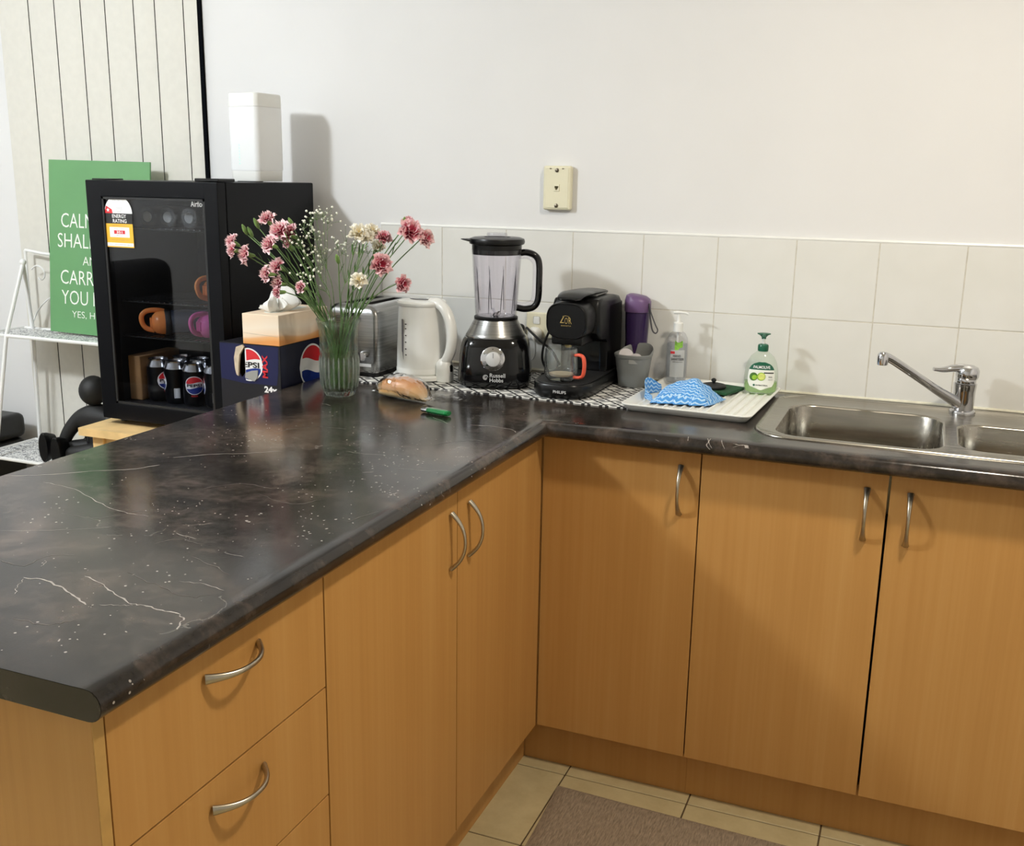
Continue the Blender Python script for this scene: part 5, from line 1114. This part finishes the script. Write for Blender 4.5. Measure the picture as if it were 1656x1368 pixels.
MB().plate(fe, [(-hw*0.72, zf(1.280)), (hw*0.72, zf(1.280)), (hw*0.72, zf(1.307)), (-hw*0.72, zf(1.307))], 0, 0.0007).plate(fe, [(-hw*0.98, zf(1.2560)), (hw*0.96, zf(1.2560)), (hw*0.96, zf(1.2650)), (-hw*0.98, zf(1.2650))], 0, 0.0007).build('value_panel', 'print_white', el, smooth=False)
MB().plate(fe, [(-hw*0.40, zf(1.2890)), (hw*0.40, zf(1.2890)), (hw*0.40, zf(1.2985)), (-hw*0.40, zf(1.2985))], 0, 0.0009).build('value_box', 'red', el, smooth=False)
MB().text(fe, '351', 0, zf(1.2938), 0.0066, 0.020, d=0.0012, bold=0.02).build('value_lettering', 'print_white', el, smooth=False)
MB().text(fe, 'Energy consumption', 0, zf(1.3030), 0.0028, 0.034, d=0.0009).text(fe, 'kWh per year', 0, zf(1.2845), 0.0028, 0.022, d=0.0009).text(fe, 'When tested in accordance', 0, zf(1.3115), 0.0024, 0.05, d=0.0007).text(fe, 'Actual energy use', 0, zf(1.2725), 0.0026, 0.06, d=0.0007).text(fe, 'Compare models at www.energyrating.gov.au', 0, zf(1.2605), 0.0030, 0.080, d=0.0009).build('small_lettering', 'print_grey', el, smooth=False)
fa = Fr((0, YDR+0.0058, 0), (1, 0, 0), (0, 0, 1))
MB().text(fa, 'Airflo', -1.072-FX, zf(1.3752), 0.0150, 0.036, d=0.0006, bold=0.01).text(fa, '®', -1.0495-FX, zf(1.373), 0.007, d=0.0006).build('brand_lettering', 'silver_print', dr, smooth=False)

# ------------------------------------------------------------------ inside the fridge
def globe(fr, cx, cy, R, wave=0.10):
    """roundel: red cap, white wavy band, blue base, pale ring"""
    parts = []
    n = 24
    def arc(x): return math.sqrt(max(0, 1-x*x))
    xs = [-0.999 + 1.998*i/n for i in range(n+1)]; up_ = [0.30 + wave*math.sin(2.4*x) for x in xs]; lo = [-0.30 + wave*math.sin(2.4*x) for x in xs]
    rd = MB().strip(fr, [(cx+R*x, cy+R*max(arc(x), u)) for x, u in zip(xs, up_) if arc(x) > u], [(cx+R*x, cy+R*u) for x, u in zip(xs, up_) if arc(x) > u], 0.0017)
    bl_ = MB().strip(fr, [(cx+R*x, cy+R*l) for x, l in zip(xs, lo) if -arc(x) < l], [(cx+R*x, cy-R*arc(x)) for x, l in zip(xs, lo) if -arc(x) < l], 0.0017)
    wh = MB().strip(fr, [(cx+1.09*R*x, cy+1.09*R*arc(x)) for x in xs], [(cx+1.09*R*x, cy-1.09*R*arc(x)) for x in xs], 0.0013)
    return wh, rd, bl_
def can(x, y, heading, label, full=True):
    t = thing('drink_can', label, 'can', (x, y, ZB+0.0640), heading, 'cans in the fridge')
    MB().lathe([(0.024, 0), (0.027, 0.001), (0.0325, 0.009), (0.033, 0.013), (0.033, 0.100)], 36, cap1=False).build('can_wall', 'can_black', t, angle=40)
    MB().lathe([(0.033, 0.100), (0.0325, 0.104), (0.0275, 0.115), (0.0270, 0.119), (0.0275, 0.1215), (0.0262, 0.122), (0.0250, 0.1175), (0.004, 0.1175)], 36, cap0=False).build('can_top', 'can_silver', t, angle=40)
    MB().loft([rr_ring(-0.008, 0.008, -0.016, 0.004, 0.006, z, 4) for z in (0.1182, 0.1190)]).build('ring_pull', 'can_silver', t)
    cf_ = CylFr((0, 0, 0), 0.0331, 0)
    wh, rd, bl_ = globe(cf_, 0, 0.062, 0.024)
    lg = wh.build('logo', 'print_white', t); rd.build('logo_cap', 'red', lg); bl_.build('logo_base', 'blue_logo', lg)
    MB().text(cf_, 'PEPSI', 0, 0.062, 0.0085, 0.040, d=0.0021, bold=0.03).build('brand_lettering', 'print_black', t, smooth=False)
    MB().text(cf_, 'MAX', 0, 0.032, 0.0050, 0.018, d=0.0006, bold=0.03).build('variant_lettering', 'red', t, smooth=False)
    MB().strip(cf_, [(0.048 + 0.002*i, 0.046) for i in range(9)], [(0.048 + 0.002*i, 0.018) for i in range(9)], 0.0006).build('barcode_panel', 'print_white', t)
    bc = MB()
    for k in range(7): bc.strip(cf_, [(0.0495, 0.0440-0.0036*k), (0.0625, 0.0440-0.0036*k)], [(0.0495, 0.0425-0.0036*k), (0.0625, 0.0425-0.0036*k)], 0.0009)
    tag(bc.build('barcode_lines', 'print_black', t, smooth=False), kind='stuff')
for x, y, h, lb in ((-1.172, -0.418, 0.62, 'black cola can with its round logo turned forward in the fridge'), (-1.243, -0.410, -1.0, 'black cola can with its bar code turned forward, next to the forward logo'),
                    (-1.310, -0.404, 1.35, 'black cola can beside the cardboard box in the fridge'), (-1.101, -0.414, -1.15, 'black cola can with its bar code beside the fridge door hinge side')): can(x, y, h, lb)
for x, y in ((-1.205, -0.352), (-1.137, -0.346), (-1.275, -0.343)): can(x, y, 2.2, 'black cola can in the second row in the fridge')
tag(MB().box(-0.022, 0.021, -0.085, 0.085, 0, 0.128, 0.002, 1).build('cardboard_box', 'cardboard', None, (-1.368, -0.352, ZB+0.0640)), 'plain brown cardboard box at the bottom of the fridge', 'box')
def sport_bottle(c, m_, label, rz, tilt=0.0):
    t = thing('sports_bottle', label, 'bottle', c, rz)              # lies along local +x, cap at -x
    X = Matrix.Rotation(PI/2, 4, 'Y')
    MB().lathe([(0.030, 0.0), (0.034, 0.006), (0.034, 0.10), (0.031, 0.128), (0.028, 0.132)], 28).xf(X).build('flask', 'glass_dark_body', t, angle=40)
    MB().lathe([(0.0355, -0.010), (0.0365, -0.008), (0.0365, 0.004), (0.0355, 0.006)], 28).xf(X).build('seal_ring', 'black_matt', t, angle=40)
    cp = MB().lathe([(0.0340, -0.009), (0.0335, -0.020), (0.0300, -0.034), (0.020, -0.043), (0.012, -0.046)], 28).xf(X).build('cap', m_, t, angle=40)
    MB().tube(catmull([(-0.010, 0, 0.032), (-0.030, 0, 0.036), (-0.056, 0, 0.034), (-0.070, 0, 0.022), (-0.070, 0, 0.002), (-0.060, 0, -0.014), (-0.038, 0, -0.022)], 5), 0.0048, 10, flat=1.5, up=(0, 1, 0)).build('carry_loop', m_, cp, angle=60)
    MB().box(-0.050, -0.036, -0.010, 0.010, -0.012, 0.016, 0.003, 2).build('spout_flap', m_, cp)
sport_bottle((-1.272, -0.396, 0.998+0.0425), 'orange_clear', 'dark drink bottle with orange loop cap lying beside the pink-capped bottle', 0.80)
sport_bottle((-1.118, -0.392, 0.998+0.0425), 'pink_clear', 'drink bottle with pink loop cap lying on the fridge shelf', 1.25)
sport_bottle((-1.096, -0.385, 1.098+0.0425), 'orange_clear', 'drink bottle with orange loop cap lying alone on the middle fridge shelf', 1.25)
for x in (-1.298, -1.228, -1.156, -1.084):
    t = thing('glass_bottle', 'clear bottle lying base-first on the top fridge shelf', 'bottle', (x, -0.425, 1.300+0.0355), 0, 'clear bottles on the top fridge shelf')
    XY = Matrix.Rotation(-PI/2, 4, 'X')
    MB().lathe([(0.026, 0), (0.030, 0.004), (0.030, 0.15), (0.022, 0.19), (0.012, 0.21), (0.012, 0.27)], 28).xf(XY).build('bottle_glass', 'clear_glass', t, angle=40)
    MB().lathe([(0.014, -0.0008), (0.015, 0.002), (0.006, 0.006)], 24).xf(XY).build('punt', 'light_grey_plastic', t)

# ------------------------------------------------------------------ router on the fridge
ro = thing('wifi_router', 'tall white router tower standing on the fridge', 'router', (-1.104, -0.178, ZB+0.0006+0.6820), -0.14)
def rr2(k, z): return [Vector((p.x, p.y, z)) for p in rr_ring(-0.056*k, 0.056*k, -0.056*k, 0.056*k, 0.016*k, z, 6)]
MB().loft([rr2(0.93, 0.002), rr2(0.95, 0.004), rr2(0.97, 0.030)]).build('foot_block', 'white_plastic', ro, angle=40)
MB().loft([rr2(0.972, 0.0305), rr2(0.995, 0.036), rr2(1.0, 0.205)], True, True).build('body', 'router_white', ro, angle=40)
MB().loft([rr2(0.997, 0.2055), rr2(0.997, 0.236), rr2(0.985, 0.240), rr2(0.95, 0.242)]).build('top_cap', 'white_plastic', ro, angle=40)
g_ = G('led'); g_.b.inputs['Emission Color'].default_value = lin((120, 255, 190)); g_.b.inputs['Emission Strength'].default_value = 0.6; g_.col((150, 240, 200)); MATS['led'] = g_.m
fr_ = Fr((-0.012, -0.0562, 0), (1, 0, 0), (0, 0, 1))
for i in range(7): MB().fan(fr_, (0, 0.050+0.0085*i), circle_pts(0, 0.050+0.0085*i, 0.0014, 10), 0.0004).build('status_light', 'led', ro, smooth=False)
MB().box(-0.030, 0.040, -0.050, -0.020, 0, 0.002).build('foot_pad', 'rubber', ro, smooth=False)

# ------------------------------------------------------------------ cola carton and tissue box
ct = thing('drink_carton', 'torn dark blue cola carton beside the fridge', 'carton', (-0.8918, 0, ZB+0.0006), 0.0)
cw, cy0, cy1, chh = 0.0932, -0.540, -0.275, 0.2755
ff = Fr((0, cy0, 0), (1, 0, 0), (0, 0, 1)); fsd = Fr((cw, 0, 0), (0, 1, 0), (0, 0, 1))
def zt(v): return 1.0245 - (v-557)*0.00159 - ZB
def xt(u): return -0.985 + (u-355)*0.001925 + 0.8918
HOLE = [(xt(u), zt(v)) for u, v in ((385, 600), (384, 585), (388, 566), (394, 561), (400, 561), (399, 570), (396, 582), (398, 596), (395, 606), (390, 612))]
def in_hole(x, y):
    c = False
    for (xa, ya), (xb, yb) in zip(HOLE, HOLE[1:] + HOLE[:1]):
        if (ya > y) != (yb > y) and x < (xb-xa)*(y-ya)/(yb-ya) + xa: c = not c
    return c
def holed(outline, d):
    vs, fs = fill_loops([[Vector((x, y, 0)) for x, y in outline], [Vector((x, y, 0)) for x, y in HOLE]])
    return [ff(p.x, p.y, d) for p in vs], fs
def pierce(mb):
    """drop the faces of a flat print that lie over the opening"""
    mb.f = [f for f in mb.f if not in_hole(sum(mb.v[k].x for k in f)/len(f), sum(mb.v[k].z for k in f)/len(f)) and not (min(x for x, _ in HOLE)+0.002 < sum(mb.v[k].x for k in f)/len(f) < max(x for x, _ in HOLE)-0.006)]
    return mb
def shell(a, y0, y1, z0, z1, back_only=False):
    mb = MB().box(-a, a, y0, y1, z0, z1); mb.f = [f for f in mb.f if f != (0, 1, 5, 4)]; return mb
shell(cw, cy0, cy1, 0, chh).add(*holed([(-cw, 0), (cw, 0), (cw, chh), (-cw, chh)], 0.0)).build('carton_body', 'carton_black', ct, smooth=False)
shell(cw-0.0015, cy0+0.0012, cy1-0.0015, 0.0015, chh-0.0015).build('lining', 'cardboard', ct, smooth=False)
MB().add(*holed([(-cw+0.001, zt(617)), (-0.02, zt(622)), (0.03, zt(621)), (cw-0.012, zt(621)), (cw-0.006, zt(600)), (cw-0.004, chh-0.002), (-cw+0.001, chh-0.002)], 0.0008)).build('blue_panel', 'carton_blue', ct, smooth=False)
wh, rd, bl_ = [pierce(q) for q in globe(ff, xt(402), zt(590), 0.040)]
lg = wh.build('logo', 'print_white', ct); rd.build('logo_cap', 'red', lg); bl_.build('logo_base', 'blue_logo', lg)
pierce(MB().text(ff, 'PEPSI', xt(402), zt(590), 0.015, 0.066, d=0.0021, bold=0.03)).build('brand_lettering', 'print_black', ct, smooth=False)
MB().text(ff, 'MAX', xt(428), zt(591), 0.017, 0.060, d=0.0015, bold=0.03, rot=PI/2).build('variant_lettering', 'red', ct, smooth=False)
MB().text(ff, '24x', xt(436), zt(628.5), 0.017, 0.040, d=0.0012, bold=0.04).build('count_lettering', 'print_white', ct, smooth=False)
MB().plate(ff, [(xt(u), zt(v)) for u, v in ((381, 598), (380, 580), (384, 562), (394, 557.5), (397, 561), (389, 575), (387, 592), (386, 610), (383, 608))], 0, 0.0060).build('torn_flap', 'cardboard_pale', ct, smooth=False)
MB().plate(ff, [(xt(u), zt(v)) for u, v in ((396, 612), (397, 604), (406, 600), (417, 598), (416, 610), (411, 617))], 0, 0.0040).build('torn_flap', 'light_grey_plastic', ct, smooth=False)
MB().plate(fsd, [(cy0+0.002, 0.135), (cy1-0.002, 0.155), (cy1-0.002, chh-0.002), (cy0+0.002, chh-0.002)], 0, 0.0006).build('side_panel', 'carton_navy', ct, smooth=False)
wh, rd, bl_ = globe(fsd, -0.395, 0.205, 0.054, -0.16)
lg = wh.build('logo', 'print_white', ct); rd.build('logo_cap', 'red', lg); bl_.build('logo_base', 'blue_logo', lg)
ts = thing('tissue_box', 'cream and orange tissue box with a tissue pulled up, on the cola carton', 'tissue box', (-0.8545, -0.4250, ZB+0.0006+chh+0.0004), 0.0)
MB().box(-0.056, 0.056, -0.115, 0.115, 0, 0.079, 0.0012, 1).build('box', 'tissue_box', ts)
MB().plate(Fr((0, -0.115, 0), (1, 0, 0), (0, 0, 1)), [(-0.053, 0.0285), (0.053, 0.0240), (0.053, 0.0248), (-0.053, 0.0293)], 0, 0.0006).build('flap_seam', 'cardboard_pale', ts, smooth=False)
MB().loft([rr_ring(-0.022, 0.022, -0.080, 0.080, 0.02, z, 5) for z in (0.0785, 0.0797)]).build('opening', 'label_white', ts)
tm = MB(); P = []
for j in range(13):
    for i in range(40):
        t = j/12; a = 2*PI*i/40; fold = 1 + 0.38*math.sin(3*a+1.2*t) + 0.20*math.sin(7*a-2*t) + 0.1*math.sin(13*a)
        rx = (0.014 + 0.030*math.sin(PI*min(1, t*1.05))*0.9)*fold; ry = (0.040 + 0.026*math.sin(PI*t))*fold*(1-0.35*t)
        nz = 1 + 0.55*t*noise.noise(Vector((2.2*math.cos(a), 2.2*math.sin(a), t*2.5))); rx *= nz; ry *= nz
        P.append((rx*math.cos(a) - 0.004*t, ry*math.sin(a)*0.75 - 0.030, 0.079 + 0.054*t*(0.74+0.5*noise.noise(Vector((3*math.cos(a), 3*math.sin(a), 4+t)))+0.30*math.sin(a+0.4)+0.18*math.sin(3*a)+0.12*math.sin(8*a)*t)))
tm.add(P, [(j*40+i, j*40+(i+1) % 40, (j+1)*40+(i+1) % 40, (j+1)*40+i) for j in range(12) for i in range(40)]).f.append(tuple(12*40+i for i in range(40)))
tm.build('tissue', 'tissue', ts, angle=14)

# ------------------------------------------------------------------ white wire rack with sign, doll and leather box
ZS, ZL = 0.922, 0.520
rk = thing('plant_stand', 'white metal two-tier folding stand in front of the blind', 'stand', (0, 0, 0))
def shelf(z, x0, x1, y0, y1):
    MB().box(x0+0.004, x1-0.004, y0+0.004, y1-0.004, z-0.002, z+0.0005).build('shelf_sheet', 'lace_metal', rk, smooth=False)
    MB().tube([(x0, y0, z), (x1, y0, z), (x1, y1, z), (x0, y1, z)], 0.0062, 8, closed=True).build('shelf_frame', 'rack_white', rk)
shelf(ZS, -2.175, -1.52, -0.232, -0.070); shelf(ZL, -2.180, -1.52, -0.300, -0.065)
for x in (-2.125, -1.53):
    MB().tube([(x+0.055, -0.150, 1.155), (x+0.040, -0.232, ZS), (x+0.022, -0.306, ZL), (x, -0.395, 0.0)], 0.0065, 8).build('leg', 'rack_white', rk)
    MB().tube([(x+0.055, -0.150, 1.150), (x-0.006, -0.078, ZS), (x-0.030, -0.070, ZL), (x-0.050, -0.062, 0.0)], 0.0065, 8).build('leg', 'rack_white', rk)
    MB().sphere((x+0.055, -0.150, 1.158), 0.011, 12, 8).build('joint', 'rack_white', rk)
bp = MB().tube(catmull([(-2.150, -0.066, ZS+0.006), (-2.150, -0.064, 1.10), (-2.150, -0.062, 1.190)], 2), 0.005, 8).tube(catmull([(-2.150, -0.062, 1.190), (-2.05, -0.062, 1.180), (-1.84, -0.062, 1.172), (-1.63, -0.062, 1.180), (-1.54, -0.062, 1.190)], 5), 0.005, 8).tube([(-1.54, -0.062, 1.190), (-1.54, -0.066, ZS+0.006)], 0.005, 8).build('back_frame', 'rack_white', rk)
for sgn, cx in ((1, -2.095), (-1, -1.595)):
    sp_ = [(cx - sgn*0.0 + sgn*(0.040-0.0042*i)*math.cos(2.6 - 0.62*i)*1.0, -0.062, 1.105 + (0.040-0.0042*i)*math.sin(2.6 - 0.62*i)) for i in range(9)]
    MB().tube(catmull(sp_, 4), 0.0028, 6).build('scroll', 'rack_white', rk)
    MB().tube(catmull([(cx-sgn*0.052, -0.064, ZS+0.012), (cx-sgn*0.02, -0.063, 0.985), (cx+sgn*0.035, -0.062, 1.03), (cx+sgn*0.10, -0.062, 1.05)], 5), 0.0028, 6).build('scroll', 'rack_white', rk)
# green slogan sign leaning on the stand
sgw, sgh = 0.415, 0.560
sn_ = thing('slogan_sign', 'green slogan board with white lettering leaning on the white stand', 'sign', (-1.783, -0.136, ZS+0.0078)); sn_.rotation_euler = (-0.085, 0.012, 0)
MB().box(-sgw/2, sgw/2, 0, 0.006, 0, sgh, 0.0008, 1).build('board', 'green_sign', sn_)
fg_ = Fr((0, -0.0002, 0), (1, 0, 0), (0, 0, 1)); tx = MB()
for body, z, hgt, wdt in (('CALM YOU', 0.368, 0.046, 0.266), ('SHALL KEEP', 0.303, 0.046, 0.296), ('AND', 0.240, 0.028, 0.086), ('CARRY ON', 0.184, 0.046, 0.274), ('YOU MUST', 0.118, 0.046, 0.268), ('YES, HMMM', 0.062, 0.025, 0.180)):
    MB().text(fg_, body, -0.022, z, hgt, wdt, d=0.0006, bold=-0.005).build('lettering', 'sign_white', sn_, smooth=False)
# plain black doll sitting on the lower tier
dl_ = thing('cloth_doll', 'plain black cloth doll with boots sitting on the lower tier of the white stand', 'doll', (0, 0, 0))
def skin(name, verts, edges, radii, m_, parent, sub=2):
    me = bpy.data.meshes.new(name); me.from_pydata(verts, edges, []); o = bpy.data.objects.new(name, me); COL.objects.link(o)
    md = o.modifiers.new('s', 'SKIN'); o.modifiers.new('u', 'SUBSURF').levels = sub
    for i, r_ in enumerate(radii): me.skin_vertices[0].data[i].radius = (r_, r_)
    me.skin_vertices[0].data[0].use_root = True
    bpy.context.view_layer.update()
    m2 = bpy.data.meshes.new_from_object(o.evaluated_get(bpy.context.evaluated_depsgraph_get())); bpy.data.objects.remove(o, do_unlink=True)
    m2.name = name; m2.materials.clear(); m2.materials.append(MATS[m_]); m2.shade_smooth(); q = bpy.data.objects.new(name, m2); COL.objects.link(q); q.parent = parent; return q
z0 = ZL + 0.0075
vt = [(-1.665, -0.200, z0+0.055), (-1.668, -0.200, z0+0.105), (-1.672, -0.202, z0+0.160), (-1.680, -0.206, z0+0.195),
      (-1.730, -0.230, z0+0.150), (-1.765, -0.250, z0+0.105), (-1.785, -0.262, z0+0.060), (-1.620, -0.215, z0+0.150), (-1.600, -0.235, z0+0.105), (-1.610, -0.258, z0+0.065),
      (-1.700, -0.215, z0+0.046), (-1.790, -0.235, z0+0.048), (-1.880, -0.268, z0+0.040), (-1.650, -0.240, z0+0.046), (-1.715, -0.275, z0+0.050), (-1.800, -0.300, z0+0.040)]
vt = [(x-0.062 if k < 11 or k == 13 else x, y, z) for k, (x, y, z) in enumerate(vt)]
ed = [(0, 1), (1, 2), (2, 3), (2, 4), (4, 5), (5, 6), (2, 7), (7, 8), (8, 9), (0, 10), (10, 11), (11, 12), (0, 13), (13, 14), (14, 15)]
skin('body', vt, ed, [.050, .052, .052, .024, .030, .024, .020, .030, .024, .020, .036, .030, .024, .036, .030, .024], 'doll_cloth', dl_)
MB().sphere((-1.746, -0.216, z0+0.238), 0.046, 22, 14, 0.95, 1.0, 1.06).build('head', 'doll_cloth', dl_)
for bx_, by_ in ((-1.892, -0.284), (-1.812, -0.312)):
    MB().loft([[Vector((bx_ + 0.020*k*math.cos(a), by_ - dd, z0 + 0.050 + 0.050*k*math.sin(a))) for a in [2*PI*i/20 for i in range(20)]] for dd, k in ((-0.030, 0.72), (0.0, 0.95), (0.016, 1.0), (0.019, 0.94))]).build('boot', 'black_satin', dl_)
MB().loft([[Vector((-1.735 - 0.135*t, -0.150 - 0.05*t, z0 + 0.170*(1-t)**1.4 + 0.010)) + Vector((0.006*math.cos(q), 0.05*(0.5+t*0.5)*math.sin(q), 0.004*math.cos(q))) for q in [2*PI*i/16 for i in range(16)]] for t in [k/8 for k in range(9)]]).build('cloth_wrap', 'doll_cloth', dl_)
# black leather box against the wall
ob = thing('ottoman', 'black leather cube ottoman behind the white stand', 'ottoman', (-2.425, -0.262, 0))
MB().box(-0.20, 0.20, -0.20, 0.20, 0.03, 0.525, 0.02, 3).build('body', 'black_leather', ob); MB().box(-0.205, 0.205, -0.205, 0.205, 0.526, 0.615, 0.025, 3).build('lid', 'black_leather', ob)
for sx_ in (-0.16, 0.16):
    for sy_ in (-0.16, 0.16): MB().lathe([(0.016, 0), (0.02, 0.03)], 12, (sx_, sy_, 0)).build('foot', 'rubber', ob)

# ------------------------------------------------------------------ armchair across the living room (seen as the dark shape mirrored in the fridge glass)
ac = thing('armchair', 'black high-backed armchair mirrored in the fridge glass', 'armchair', (-2.42, -1.85, 0))
MB().box(-0.30, 0.34, -0.34, 0.34, 0.14, 0.44, 0.04, 3).build('seat', 'black_leather', ac)
MB().box(-0.38, -0.20, -0.40, 0.40, 0.14, 1.06, 0.07, 4).build('backrest', 'black_leather', ac)
for y in (-0.43, 0.33): MB().box(-0.34, 0.34, y, y+0.10, 0.14, 0.62, 0.04, 3).build('armrest', 'black_leather', ac)
for x in (-0.32, 0.28):
    for y in (-0.36, 0.36): MB().lathe([(0.018, 0), (0.024, 0.145)], 14, (x, y, 0)).build('leg', 'black_matt', ac)
